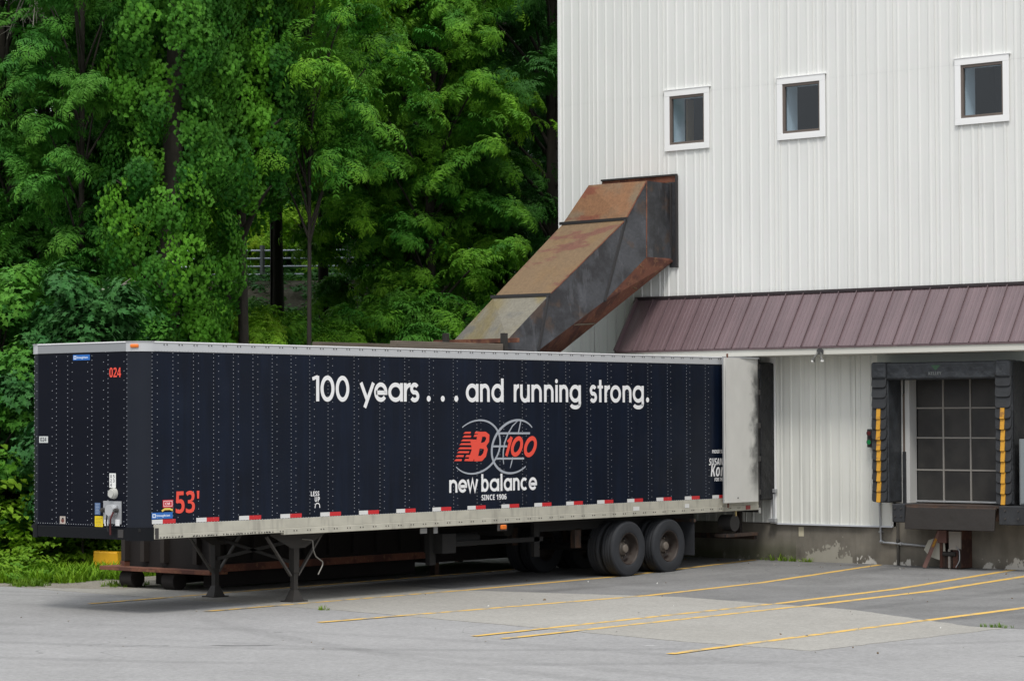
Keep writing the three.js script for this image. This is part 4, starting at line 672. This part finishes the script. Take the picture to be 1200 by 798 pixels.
// rear: frame, swung-open doors, guard
mesh('rear_frame', [bx(-.12, .012, 1.05, 4.07, -.02, .04), bx(-TW - .012, -TW + .12, 1.05, 4.07, -.02, .04), bx(-TW + .12, -.12, 3.9, 4.07, -.02, .04), bx(-TW + .12, -.12, 1.05, 1.28, -.02, .04)], mat.underSteel, trailer);
{ const g = new THREE.BoxGeometry(1.17, 2.79, .045); g.translate(.585, 0, 0); const uv = g.attributes.uv;
  const leaf = (x, z, turn, yy) => { const q = g.clone(); q.rotateY(turn); q.translate(x, yy, z); return q; };
  const d = mesh('rear_door', [leaf(.09, .20, -Math.PI / 2 + .05, 2.665)], mat.door, trailer, true, 'grey rear door folded back along the side');
  mesh('edge_trim', [bar([.112, 1.27, 1.372], [.112, 4.06, 1.372], .02), bar([.15, 4.065, .2], [.112, 4.065, 1.38], .03)], mat.galv, d);
  for (const y of [1.45, 2.1, 2.75, 3.4, 3.9]) mesh('hinge', [bx(.0, .1, y - .05, y + .05, .08, .2, .008)], mat.underSteel, trailer);
  for (const [y, z] of [[1.36, 1.28], [1.42, 1.2], [1.36, .95], [2.55, 1.25]]) mesh('bolt', cyl(.014, .02, .15, y, z, 'x', 8), mat.underSteel, d);
  mesh('lock_rod', [cyl(.018, .1, .13, 4.09, 1.25, 'y', 8), cyl(.018, .12, .13, 1.24, 1.25, 'y', 8)], mat.rust, d); 
  mesh('rear_door', [leaf(-TW - .09, .20, -Math.PI / 2 - .05, 2.665)], mat.door, trailer, true); }
mesh('bumper_guard', [bx(-2.4, -.1, .52, .62, -.05, .05), bx(-.55, -.45, .6, 1.1, -.05, .03), bx(-2.1, -2.0, .6, 1.1, -.05, .03), bx(-.3, -.02, .60, .66, .0, 1.1)], mat.rustDark, trailer);
mesh('rear_lamp', [bx(.013, .03, 1.12, 1.2, .35, .5, .006)], M([.3, .02, .02], .4), trailer); mesh('rear_lamp', [bx(.013, .035, 1.03, 1.14, .0, .06, .006)], M([.35, .35, .33], .5), trailer);
mesh('tie_down', [cyl(.02, .1, -.02, 1.05, .78, 'y', 8)], M([.4, .3, .12], .5), trailer); mesh('storage_drum', [cyl(.16, .3, -.25, .86, .7, 'x', 18)], mat.underSteel, trailer);
// ------------------------------------------------------------------ vegetation
function leafFan(pts) { // outline points round a rib: fan from the base, folded along the middle
  return pts; }
function leafTri(out, P, dir, side, up, L, W, kindOf) { // append one leaf at P along dir
  const at = (a, b, c) => [P.x + dir.x * a + side.x * b + up.x * c, P.y + dir.y * a + side.y * b + up.y * c, P.z + dir.z * a + side.z * b + up.z * c];
  if (kindOf === 'lance') { const b = at(0, 0, 0), t = at(L, 0, -L * .12), l = at(L * .42, W, W * .35), r = at(L * .42, -W, W * .35), m = at(L * .45, 0, 0); out.push(b, r, m, m, r, t, b, m, l, m, t, l); }
  else if (kindOf === 'heart') { const b = at(0, 0, 0), t = at(L, 0, -L * .15), o = [at(-L * .08, W * .55, W * .1), at(L * .28, W, W * .2), at(L * .65, W * .62, 0)], p = [at(-L * .08, -W * .55, W * .1), at(L * .28, -W, W * .2), at(L * .65, -W * .62, 0)], m = at(L * .4, 0, 0); out.push(b, m, o[0], o[0], m, o[1], o[1], m, o[2], o[2], m, t, b, p[0], m, p[0], p[1], m, p[1], p[2], m, p[2], t, m); }
  else { const m = at(L * .35, 0, 0), tips = [[0, 0], [-.05, .55], [.22, .30], [.42, .95], [.55, .36], [1, 0]]; const q = tips.map(([a, c]) => at(a * L, c * W, -Math.abs(c) * W * .12)), s = tips.map(([a, c]) => at(a * L, -c * W, -Math.abs(c) * W * .12)); for (let i = 0; i < 5; i++) out.push(q[i], m, q[i + 1], s[i], s[i + 1], m); }
}
function geoFrom(tri) { const g = new THREE.BufferGeometry(), v = new Float32Array(tri.length * 3); tri.forEach((p, i) => v.set(p, i * 3)); g.setAttribute('position', new THREE.BufferAttribute(v, 3)); g.computeVertexNormals(); return g; }
function frame(dir) { const d = dir.clone().normalize(), s = V(0, 1, 0).cross(d); if (s.length() < .01) s.set(1, 0, 0); s.normalize(); return [d, s, d.clone().cross(s).normalize()]; }
function sprayLance(seed, arms = 6, len = .29, L = .125, W = .020) { // drooping compound leaves round a twig tip
  const r = seeded(seed), out = [];
  for (let a = 0; a < arms; a++) {
    const az = a / arms * 6.283 + r() * .7, el = .25 + r() * .35, l = len * (.7 + .5 * r()); let p = V(0, 0, 0), d = V(Math.cos(az) * Math.cos(el), Math.sin(el), Math.sin(az) * Math.cos(el));
    for (let k = 0; k < 4; k++) {
      p = p.clone().addScaledVector(d, l / 4); d = d.clone().add(V(0, -.28, 0)).normalize(); const [f, s, u] = frame(d);
      for (const sd of k === 3 ? [-1, 1, 0] : [-1, 1]) { const e = f.clone().addScaledVector(s, sd * (1.0 + r() * .4)).add(V(0, -.35 - r() * .3, 0)); const [ff, ss, uu] = frame(e); leafTri(out, p, ff, ss, uu, L * (.75 + r() * .5), W * (.8 + r() * .5), 'lance'); }
    }
  } return geoFrom(out);
}
function sprayHeart(seed, n = 18, R = .25, L = .085, W = .041) { // leaves that hang like shingles, facing out (local +y)
  const r = seeded(seed), out = [];
  for (let i = 0; i < n; i++) { const a = r() * 6.283, q = Math.sqrt(r()) * R, P = V(Math.cos(a) * q, (r() - .5) * .12, Math.sin(a) * q); const d = V((r() - .5) * 1.1, -.25 - .3 * r(), .75 + r() * .4).normalize(); const u = V((r() - .5) * .7, 1, (r() - .5) * .7 + .3); const s = u.clone().cross(d).normalize(); leafTri(out, P, d, s, d.clone().cross(s), L * (.7 + r() * .6), W * (.7 + r() * .6), 'heart'); }
  return geoFrom(out);
}
function sprayMaple(seed, n = 16, R = .3, L = .14, W = .082) {
  const r = seeded(seed), out = [];
  for (let i = 0; i < n; i++) { const a = i / n * 6.283 + r(), q = (.25 + .75 * r()) * R, P = V(Math.cos(a) * q, (r() - .5) * .12, Math.sin(a) * q); const d = V(Math.cos(a) + (r() - .5) * .8, -.35 - .4 * r(), Math.sin(a) + (r() - .5) * .8); const [f, s, u] = frame(d); leafTri(out, P, f, s, u, L * (.7 + r() * .6), W * (.7 + r() * .6), 'maple'); }
  return geoFrom(out);
}
const G = { lance: [1, 2, 3].map(s => sprayLance(s)), heart: [4, 5, 6].map(s => sprayHeart(s)), maple: [7, 8, 9].map(s => sprayMaple(s)), weed: [10, 11].map(s => sprayHeart(s, 12, .2, .09, .035)) };
const leafMat = c => { const m = new THREE.MeshPhysicalMaterial({ roughness: .6, transmission: .42, thickness: 0, specularIntensity: .3, side: THREE.DoubleSide }); m.color.setRGB(1, 1, 1); return m; };
const LM = leafMat();
function foliage(name, items, geo, tree, seed, pal, o = {}) { // items: {p, n, s, t}; colour between pal.dark and pal.light by t
  const r = seeded(seed), w = worldOf(tree), im = new THREE.InstancedMesh(geo, LM, items.length); im.name = name;
  const q = new THREE.Quaternion(), q2 = new THREE.Quaternion(), m4 = new THREE.Matrix4(), c = new THREE.Color(), Y = V(0, 1, 0);
  items.forEach((it, i) => {
    const n = it.n.clone().normalize();
    if (o.hang) { // local +y faces outward, local +z hangs down
      const z = V(0, -1, 0).addScaledVector(n, n.y).normalize(), x = n.clone().cross(z).normalize(); m4.makeBasis(x, n, z); q.setFromRotationMatrix(m4); q2.setFromAxisAngle(n, (r() - .5) * 1.2); q.premultiply(q2);
    } else { q.setFromUnitVectors(Y, n); q2.setFromAxisAngle(Y, r() * 6.283); q.multiply(q2); }
    const s = it.s * (.8 + .45 * r()); m4.compose(it.p.clone().sub(w), q, V(s, s, s)); im.setMatrixAt(i, m4);
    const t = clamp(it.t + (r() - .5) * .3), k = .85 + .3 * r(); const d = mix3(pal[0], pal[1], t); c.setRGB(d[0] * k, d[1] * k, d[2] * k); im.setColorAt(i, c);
  });
  im.castShadow = im.receiveShadow = true; tree.add(im); kind(im, 'stuff'); return im;
}
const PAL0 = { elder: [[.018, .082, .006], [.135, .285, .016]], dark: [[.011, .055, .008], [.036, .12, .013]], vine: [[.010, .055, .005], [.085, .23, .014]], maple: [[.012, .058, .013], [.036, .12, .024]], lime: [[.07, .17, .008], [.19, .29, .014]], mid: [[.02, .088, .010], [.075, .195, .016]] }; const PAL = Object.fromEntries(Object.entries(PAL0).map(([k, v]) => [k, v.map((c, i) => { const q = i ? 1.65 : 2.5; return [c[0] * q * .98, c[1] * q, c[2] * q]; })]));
mat.bark = M([1, 1, 1], .95, { map: tex(256, 512, (u, v) => { const k = .5 + fbm(u, v, 14, 5, 5, 191); return [.032 * k, .027 * k, .021 * k]; }, { m: [1, 2] }), bumpMap: lumps, bumpScale: .03 });
mat.deadwood = M([.33, .30, .26], .9);
function limb(a, b, r0, r1, sag = 0, seg = 7) { // tapered limb
  const mid = a.clone().lerp(b, .5).add(V(0, sag, 0)), c = new THREE.QuadraticBezierCurve3(a, mid, b), n = 8, g = new THREE.TubeGeometry(c, n, 1, seg), p = g.attributes.position;
  for (let i = 0; i <= n; i++) { const o = c.getPointAt(i / n), k = mix(r0, r1, i / n); for (let j = 0; j <= seg; j++) { const q = i * (seg + 1) + j; p.setXYZ(q, o.x + (p.getX(q) - o.x) * k, o.y + (p.getY(q) - o.y) * k, o.z + (p.getZ(q) - o.z) * k); } } return flat(g);
}
const CAM = V(28.57, 2.9, 41.62);
function tree(o) { // o: label, x, z, H, r (trunk), lean, y0, y1 crown, R crown radius, boughs, per, type, pal, seed
  const base = hill(o.x, o.z) + (o.sink ?? 0), r = seeded(o.seed), t = thing(o.name ?? 'tree', o.label, o.cat ?? 'tree', [o.x, base, o.z]);
  const top = V(o.x + (o.lean?.[0] ?? 0), base + o.H, o.z + (o.lean?.[1] ?? 0)), P0 = V(o.x, base - .2, o.z), mid = P0.clone().lerp(top, .5).add(V((r() - .5) * .7, 0, (r() - .5) * .7));
  const curve = new THREE.QuadraticBezierCurve3(P0, mid, top), gs = [];
  { const n = 14, seg = 10, g = new THREE.TubeGeometry(curve, n, 1, seg), p = g.attributes.position; for (let i = 0; i <= n; i++) { const c = curve.getPointAt(i / n), k = o.r * (i === 0 ? 1.35 : mix(1.05, .22, i / n)); for (let j = 0; j <= seg; j++) { const q = i * (seg + 1) + j, w = k * (1 + .12 * Math.sin(j * 2.1 + i * .6)); p.setXYZ(q, c.x + (p.getX(q) - c.x) * w, c.y + (p.getY(q) - c.y) * w, c.z + (p.getZ(q) - c.z) * w); } } gs.push(flat(g)); }
  const items = [];
  for (let b = 0; b < o.boughs; b++) {
    const f = (b + r()) / o.boughs, y = mix(o.y0, o.y1, f), prof = Math.pow(Math.sin(Math.PI * clamp(.12 + .8 * f)), .7), az = b * 2.39996 + r() * .8, rad = o.R * prof * (.35 + .65 * Math.sqrt(r()));
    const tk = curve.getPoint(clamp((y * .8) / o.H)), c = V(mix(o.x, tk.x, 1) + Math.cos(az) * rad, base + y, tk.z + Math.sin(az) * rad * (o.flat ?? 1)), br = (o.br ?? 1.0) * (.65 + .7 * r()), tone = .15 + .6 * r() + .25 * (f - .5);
    if (o.skip && o.skip(c)) continue;
    if (r() < .8) gs.push(limb(tk, c, Math.max(.03, o.r * .28), .012, .25));
    const twigs = 5 + (r() * 4 | 0), each = Math.max(2, Math.round(o.per * 1.5 / twigs)), rough = o.loose ?? 1;
    for (let w = 0; w < twigs; w++) { // fans of leafy twigs that rise, spread and droop at their tips
      const a = w / twigs * 6.283 + r() * 1.1, e = (r() - .25) * 1.1, L = br * (.55 + .75 * r()), d = V(Math.cos(a) * Math.cos(e), Math.sin(e) * .8, Math.sin(a) * Math.cos(e)), off = V((r() - .5) * .5 * br, (r() - .5) * .7 * br, (r() - .5) * .5 * br), tw = (r() - .5) * .3;
      if (r() < .12) continue;
      for (let i = 0; i < each; i++) {
        const f2 = Math.pow((i + r()) / each, .8), j = .17 * rough * (1.15 - f2 * .5), droop = -.42 * L * f2 * f2;
        const p = V(c.x + off.x + d.x * L * f2 + (r() - .5) * 2 * j, c.y + off.y + d.y * L * f2 + droop + (r() - .5) * j, c.z + off.z + d.z * L * f2 + (r() - .5) * 2 * j);
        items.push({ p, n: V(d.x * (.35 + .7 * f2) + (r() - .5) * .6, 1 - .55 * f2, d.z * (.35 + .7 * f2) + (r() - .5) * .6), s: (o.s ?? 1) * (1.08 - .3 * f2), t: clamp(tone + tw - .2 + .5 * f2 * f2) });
      }
    }
  }
  mesh('trunk', gs, mat.bark, t, false);
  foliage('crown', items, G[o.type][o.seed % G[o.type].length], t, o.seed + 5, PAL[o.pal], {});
  return t;
}
function vineTree(o) { // trunk wrapped in a hanging coat of vine leaves
  const base = hill(o.x, o.z), r = seeded(o.seed), t = thing('vine_clad_tree', o.label, 'tree', [o.x, base, o.z]), gs = [limb(V(o.x, base - .2, o.z), V(o.x + o.lean, base + o.H, o.z), o.r, o.r * .4, 0, 10)];
  const items = [];
  for (let b = 0; b < o.n; b++) { // hanging bundles of vine at many depths, dark gaps between them
    const y = mix(o.y0 + .8, o.y1, (b + r()) / o.n), a = b * 2.39996 + r(), R = o.R * (.25 + .75 * Math.sqrt(r())) * (.6 + .4 * smooth(o.y0, o.y0 + 3, y)), len = .7 + 1.5 * r(), wd = .16 + .2 * r(), tone = .05 + .85 * r(), cx = o.x + o.lean * (y / o.H) + Math.cos(a) * R, cz = o.z + Math.sin(a) * R;
    for (let i = 0; i < 34; i++) { const f = r(), q = a + (r() - .5) * 2.6, w = wd * (.5 + 1.1 * Math.sin(Math.PI * clamp(f * .8 + .15))) * (.6 + .6 * r()); items.push({ p: V(cx + Math.cos(q) * w, base + y - f * len, cz + Math.sin(q) * w), n: V(Math.cos(q), .75 - .9 * f + (r() - .5) * .6, Math.sin(q)), s: (o.s ?? .8) * (.75 + .5 * r()), t: clamp(tone + .3 * (.5 - f)) }); }
  }
  for (let k = 0; k < 10; k++) { const y = mix(2, o.H * .9, r()), a = r() * 6.283; gs.push(limb(V(o.x + o.lean * y / o.H, base + y, o.z), V(o.x + o.lean * y / o.H + Math.cos(a) * o.R, base + y + 1, o.z + Math.sin(a) * o.R), .08, .02, .2)); }
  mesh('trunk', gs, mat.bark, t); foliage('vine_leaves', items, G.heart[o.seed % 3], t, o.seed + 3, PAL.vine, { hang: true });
  return t;
}
vineTree({ label: 'trunk wrapped in bright hanging vines, tallest green column left of centre', x: -9.9, z: 6.8, H: 16, r: .3, lean: .8, R: 1.12, y0: 2.2, y1: 15, n: 120, seed: 201 });
vineTree({ label: 'vine-covered tree directly right of the tallest vine column', x: -9.0, z: 5.2, H: 16, r: .13, lean: -.4, R: 1.15, y0: 7.3, y1: 15, n: 85, seed: 204 });
const E0 = { type: 'lance', pal: 'elder' };
const elders = [
  { ...E0, label: 'leafy tree with a thick dark trunk standing left of the white guard fence end', x: -15.6, z: -2.2, H: 17, r: .19, y0: 7.4, y1: 15.5, R: 3.0, boughs: 32, per: 34, seed: 211, pal: 'mid' },
  { ...E0, label: 'thin-trunked leafy tree in front of the middle of the white guard fence', x: -14.9, z: -3.2, H: 16, r: .14, y0: 7.2, y1: 15, R: 2.4, boughs: 28, per: 32, seed: 212 },
  { ...E0, label: 'broad leafy tree with light green drooping sprays left of the chute', x: -12.0, z: -2.6, H: 17, r: .2, y0: 4.6, y1: 15.5, R: 2.9, boughs: 46, per: 38, seed: 213 },
  { ...E0, label: 'light green leafy tree whose low sprays hang just above the chute', x: -10.0, z: -1.6, H: 16, r: .16, y0: 3.6, y1: 15, R: 1.9, boughs: 42, per: 36, seed: 214 },
  { ...E0, label: 'dark leafy tree nearest the left corner of the white warehouse', x: -9.6, z: -5.6, H: 17, r: .2, y0: 3.0, y1: 16, R: 2.6, boughs: 44, per: 34, seed: 215, pal: 'dark' },
  { ...E0, label: 'dark leafy tree set back between the broad light tree and warehouse', x: -13.6, z: -8.4, H: 17, r: .2, y0: 2.5, y1: 16, R: 3.0, boughs: 44, per: 32, seed: 216, pal: 'dark' },
  { ...E0, label: 'leafy tree with a dark leaning trunk left of the vine column', x: -14.6, z: 4.8, H: 17, r: .24, lean: [-1.4, .6], y0: 4.2, y1: 16, R: 3.0, boughs: 44, per: 32, seed: 217, pal: 'mid' },
  { ...E0, label: 'tree with bare pale dead branches near the upper left corner', x: -13.4, z: 6.6, H: 17, r: .2, lean: [-1.2, 1], y0: 6.0, y1: 16, R: 2.3, boughs: 26, per: 32, seed: 218, pal: 'mid' },
  { ...E0, label: 'dark leafy tree at the far left edge behind the shrubs', x: -16.4, z: 6.0, H: 16, r: .22, y0: 3, y1: 15, R: 3.0, boughs: 38, per: 30, seed: 219, pal: 'dark' },
  { ...E0, label: 'leafy tree between the vine-covered tree and the white guard fence', x: -13.2, z: 1.5, H: 17, r: .2, y0: 8.2, y1: 16, R: 2.4, boughs: 32, per: 34, seed: 220 }];
elders.push({ ...E0, label: 'loose leafy tree in front of the left flank of the vine column', x: -11.2, z: 7.6, H: 15, r: .1, y0: 5.2, y1: 14, R: 1.5, boughs: 20, per: 24, seed: 281, pal: 'mid' },
  { ...E0, label: 'loose light tree filling the gap right of the vine-covered tree', x: -8.6, z: 3.9, H: 15, r: .06, y0: 7.9, y1: 14, R: 1.5, boughs: 18, per: 24, seed: 282 });
for (const e of elders) tree({ ...e, boughs: Math.round(e.boughs * 1.45), per: Math.round(e.per * 1.05), br: 1.1 });
// beyond the frame on the left, seen from a step to the side
for (const [i, e] of [{ label: 'leafy tree left of the picture, first past the left edge', x: -16.2, z: 9.5 }, { label: 'leafy tree left of the picture, second past the left edge', x: -19.5, z: 9.0 }].entries()) tree({ ...E0, pal: 'mid', ...e, H: 16, r: .22, y0: 2, y1: 15, R: 3, boughs: 34, per: 26, seed: 230 + i });
// tall trees on the bank behind
const back = [[-31.9, -6.8, 'far left, behind the leaning trunk'], [-28.6, -7.0, 'behind the dead branches'], [-29.3, -10.3, 'behind the vine column'], [-26.3, -10.2, 'behind the left end of the guard fence'], [-26.9, -13.6, 'behind the middle of the guard fence'], [-23.4, -12.6, 'behind the right end of the guard fence'], [-23.2, -15.4, 'behind the broad light green tree'], [-19.7, -14.4, 'behind the tree over the chute'], [-20.3, -17.9, 'behind the dark tree by the warehouse']];
back.forEach(([x, z, where], i) => tree({ ...E0, label: `dark tall tree on the bank ${where}`, x, z, H: 13, r: .25, y0: .6, y1: 12.5, R: 3.1, boughs: 56, per: 30, s: 1.5, br: 1.5, seed: 240 + i, pal: i % 3 ? 'dark' : 'mid' }));
// shrubs
const shrub = o => tree({ name: 'shrub', cat: 'shrub', r: .022, br: .55, ...o });
shrub({ label: 'bluish green maple sapling with broad flat leaves above the trailer nose', x: -8.9, z: 9.6, H: 5.4, y0: 1.2, y1: 5.5, R: 1.25, boughs: 34, per: 24, type: 'maple', pal: 'maple', seed: 261 });
shrub({ label: 'tall dark shrub at the left edge above the trailer nose', x: -10.6, z: 10.3, H: 5.8, y0: .8, y1: 5.7, R: 1.2, boughs: 32, per: 22, type: 'maple', pal: 'mid', seed: 262 });
shrub({ label: 'dark low shrub at the left edge beside the trailer front', x: -11.4, z: 10.1, H: 3, y0: .5, y1: 2.9, R: 1.0, boughs: 20, per: 22, type: 'maple', pal: 'dark', seed: 263 });
shrub({ label: 'leafy shrub left of the yellow barrier under the trailer nose', x: -11.8, z: 8.6, H: 1.2, y0: .2, y1: 1.2, R: 1.2, boughs: 14, per: 20, type: 'heart', pal: 'vine', seed: 264 });
shrub({ label: 'mid green shrub at the foot of the vine column', x: -9.6, z: 7.6, H: 4.9, y0: 1.6, y1: 5.2, R: 1.3, boughs: 30, per: 22, type: 'heart', pal: 'mid', seed: 265 });
shrub({ label: 'yellowish green shrub below the left end of the guard fence', x: -10.7, z: 4.0, H: 5.3, y0: 1, y1: 4.85, R: 1.2, boughs: 30, per: 22, type: 'lance', pal: 'lime', seed: 266, s: .8 });
shrub({ label: 'green shrub below the middle of the guard fence', x: -10.8, z: 2.2, H: 4.6, y0: 1, y1: 4.7, R: 1.2, boughs: 28, per: 22, type: 'lance', pal: 'elder', seed: 267 });
shrub({ label: 'bright green shrub below the right end of the guard fence', x: -10.3, z: .6, H: 5.3, y0: 1, y1: 4.9, R: 1.25, boughs: 28, per: 24, type: 'lance', pal: 'elder', seed: 268 });
shrub({ label: 'green shrub behind the timber rim left of the chute', x: -9.2, z: -.2, H: 5.2, y0: 1, y1: 5.2, R: 1.1, boughs: 26, per: 24, type: 'lance', pal: 'mid', seed: 269 });
shrub({ label: 'low dark bush on the bank in front of the guard fence, leftmost', x: -18.2, z: -1.9, H: 1.5, y0: .1, y1: 1.5, R: 1.5, boughs: 26, per: 26, type: 'heart', pal: 'mid', seed: 283 });
shrub({ label: 'low green bush on the bank in front of the middle of the guard fence', x: -16.9, z: -3.4, H: 1.5, y0: .1, y1: 1.5, R: 1.5, boughs: 26, per: 26, type: 'lance', pal: 'mid', seed: 284 });
shrub({ label: 'low green bush on the bank in front of the right of the guard fence', x: -15.4, z: -4.9, H: 1.6, y0: .1, y1: 1.6, R: 1.3, boughs: 16, per: 24, type: 'lance', pal: 'elder', seed: 285 });
shrub({ label: 'sunlit pale green bush on the bank behind the guard fence', x: -24.4, z: -7.4, H: 2.5, y0: -.4, y1: 2.4, R: 2.0, boughs: 18, per: 26, type: 'lance', pal: 'lime', seed: 270 });
shrub({ label: 'sunlit pale green bush on the bank behind the middle of the guard fence', x: -21.9, z: -9.4, H: 2.4, y0: -.4, y1: 2.2, R: 2.0, boughs: 18, per: 26, type: 'lance', pal: 'lime', seed: 273 });
shrub({ label: 'green bush on the bank behind the right end of the guard fence', x: -19.2, z: -11.6, H: 2.4, y0: -.4, y1: 2.2, R: 2.0, boughs: 18, per: 26, type: 'lance', pal: 'elder', seed: 274 });
shrub({ label: 'dark shrub in the undergrowth behind the tall dark left shrub', x: -12.4, z: 9.4, H: 4.5, y0: .3, y1: 4.5, R: 1.6, boughs: 28, per: 24, type: 'maple', pal: 'dark', seed: 271 });
shrub({ label: 'dark shrub in the undergrowth left of the vine column foot', x: -12.0, z: 7.0, H: 5, y0: .3, y1: 5, R: 1.5, boughs: 28, per: 24, type: 'heart', pal: 'dark', seed: 272 });
// bare dead branches
{ const t = scene.children.find(c => c.userData.label?.includes('dead branches near')); const r = seeded(301), g = [];
  const A = V(-12.6, 12.6, 7.6); for (let k = 0; k < 9; k++) { const B = V(A.x + .9 - k * .28 + r() * .5, 10.5 + r() * 1.1, 7.8 + r() * 1.2 - k * .1); g.push(limb(A, B, .026, .008, .5 * (r() - .2), 5)); for (let j = 0; j < 4; j++) { const s = A.clone().lerp(B, .4 + .5 * r()); g.push(limb(s, s.clone().add(V((r() - .5) * 1.1, -.1 - r() * .6, (r() - .5) * .8)), .010, .004, .22 * (r() - .3), 4)); } }
  mesh('dead_branch', g, mat.deadwood, t); }
{ const t = thing('fallen_branch', 'pale broken branch caught among the leaves left of the vine column', 'branch', [-9.6, 5.3, 8.3]); mesh('branch', [limb(V(-10.0, 5.42, 8.5), V(-9.25, 5.62, 8.0), .03, .015, -.03, 6), limb(V(-9.5, 5.52, 8.2), V(-9.3, 5.72, 8.0), .012, .005, 0, 5)], mat.deadwood, t); }
// guard fence on the bank
{ const t = thing('guard_fence', 'white rail fence glimpsed through the trees on the bank', 'fence', [-20.6, 6.2, -7.2]); const A = [-24.5, -3.9], B = [-15.5, -11.4], hh = k => 6.58 + k * .215;
  for (let k = 0; k < 5; k++) mesh('rail', bar([A[0], hh(k), A[1]], [B[0], hh(k) + .05, B[1]], .035, .04), M([.4, .45, .52], .5), t);
  for (let k = 0; k <= 5; k++) { const x = mix(A[0], B[0], k / 5), z = mix(A[1], B[1], k / 5); mesh('post', bx(x - .05, x + .05, 5.6, 7.6, z - .05, z + .05), M([.09, .1, .1], .7), t); } }
// ground cover
{ const r = seeded(401); const blade = (() => { const out = []; for (let i = 0; i < 9; i++) { const a = r() * 6.283, d = V(Math.cos(a) * .5, 1, Math.sin(a) * .5).normalize(), s = V(-Math.sin(a), 0, Math.cos(a)), h = .10 + r() * .14, P = V((r() - .5) * .1, 0, (r() - .5) * .1), w = .006 + r() * .006; const b0 = P.clone().addScaledVector(s, w), b1 = P.clone().addScaledVector(s, -w), m = P.clone().addScaledVector(d, h * .6), t = P.clone().addScaledVector(d, h).add(V(d.x * .06, -.03, d.z * .06)); const m0 = m.clone().addScaledVector(s, w * .8), m1 = m.clone().addScaledVector(s, -w * .8); for (const q of [b0, b1, m1, b0, m1, m0, m0, m1, t]) out.push(q.toArray()); } return geoFrom(out); })();
  function scatter(name, n, geo, inside, pal, sc, up, label, cat) {
    const list = []; let guard = 0; while (list.length < n && guard++ < n * 40) { const p = inside(r); if (p) list.push(p); }
    const im = new THREE.InstancedMesh(geo, LM, list.length), m4 = new THREE.Matrix4(), q = new THREE.Quaternion(), c = new THREE.Color(); im.name = name;
    list.forEach(([x, z, k = 1], i) => { const s = sc * k * (.6 + .8 * r()); q.setFromEuler(new THREE.Euler((r() - .5) * .4, r() * 6.283, (r() - .5) * .4)); m4.compose(V(x, gy(x, z) + hill(x, z) + up * s * r() * k, z), q, V(s, s, s)); im.setMatrixAt(i, m4); const d = mix3(pal[0], pal[1], clamp(.5 + (fbm(((x / 9) % 1 + 1) % 1, ((z / 9) % 1 + 1) % 1, 6, 6, 3, 8) - .5) * 1.8 + (r() - .5) * .5)); im.setColorAt(i, c.setRGB(...d)); });
    scene.add(im); im.userData.label = label; im.userData.category = cat; return kind(im, 'stuff'); }
  const edge = (x, z) => (z < 12.55 - .55 * (x + 8.2) * .3 && x < -6.9 - .35 * Math.sin(z * 2.1)) || (x < -8.2 && z < 12.9 - (x + 8.2) * .9);
  scatter('grass', 15000, blade, r => { const x = -17 + r() * 10.6, z = 1 + r() * 15; const e = edge(x, z) && x + z * .0 < -6.6; return e && r() < smooth(0, .5, -6.6 - x) ? [x, z] : null; }, [[.14, .30, .010], [.30, .48, .02]], 1.25, 0, 'bright green rough grass verge beside the paved lot', 'grass');
  scatter('weeds', 8500, G.weed[0], r => { const x = -17 + r() * 9.6, z = 0 + r() * 15.5; return edge(x + .25, z) && Math.hypot(x + 8.0, z - 10.1) > .8 && Math.hypot(x + 8.4, z - 9.6) > .5 && r() < smooth(0, .9, -7.0 - x) ? [x, z, .5 + .9 * smooth(-7.6, -10, x)] : null; }, [[.10, .25, .010], [.24, .42, .02]], 1.1, .9, 'leafy weeds growing through the rough grass', 'weeds');
  scatter('undergrowth', 9000, G.maple[1], r => { const x = -33 + r() * 25, z = -22 + r() * 33, F = -.6424 * (x - 28.57) - .766 * (z - 41.62); return x < -8.5 && F > 53 ? [x, z, F > 60 && F < 72 ? .4 : 1] : null; }, PAL.dark, 1.8, 1.0, 'dark leafy undergrowth covering the bank under the trees', 'undergrowth');
  const tuft = (label, x, z, n, sx, sz, sc = .7, pal = [[.10, .22, .012], [.22, .34, .02]]) => scatter('grass_tuft', n, blade, r => { const a = r() * 6.283, q = Math.sqrt(r()); return [x + Math.cos(a) * q * sx, z + Math.sin(a) * q * sz, .6 + .5 * (1 - q)]; }, pal, sc, 0, label, 'grass tuft');
  tuft('small grass tuft on the paving left of the trailer front', -6.85, 12.6, 90, .42, .3); tuft('tiny grass tuft beside the near landing leg', 1.2, 13.5, 8, .12, .08, .4); tuft('grass tuft at the right corner of the concrete slab', 10.95, 10.2, 22, .32, .1, .38); tuft('sparse weeds in the joint below the warehouse wall', .3, -.42, 26, .8, .06); tuft('weeds on the slab edge near the container', -5.5, 11.6, 40, .5, .5); }
{ // grit and scraps on the paving
  const r = seeded(611), g = new THREE.IcosahedronGeometry(.016, 0); g.scale(1, .5, 1.3); const m = M([1, 1, 1], .9), n = 120, im = new THREE.InstancedMesh(g, m, n), m4 = new THREE.Matrix4(), q = new THREE.Quaternion(), c = new THREE.Color(); im.name = 'grit';
  for (let i = 0; i < n; i++) { const x = -5 + r() * 19, z = r() < .4 ? -.4 + r() * 1.2 : r() * 21, k = .45 + r() * r() * 1.2; q.setFromEuler(new THREE.Euler(r(), r() * 6, r())); m4.compose(V(x, gy(x, z) + .012, z), q, V(k, k, k)); im.setMatrixAt(i, m4); const t = r(); im.setColorAt(i, t < .12 ? c.setRGB(.7, .7, .66) : t < .5 ? c.setRGB(.14, .1, .06) : c.setRGB(.22, .21, .19)); }
  scene.add(kind(im, 'stuff')); tag(im, 'grit and scraps scattered over the paving', 'grit'); }
scene.traverse(o => { if (o.isMesh) { o.castShadow = true; o.receiveShadow = true; } });
renderer.render(scene, camera);
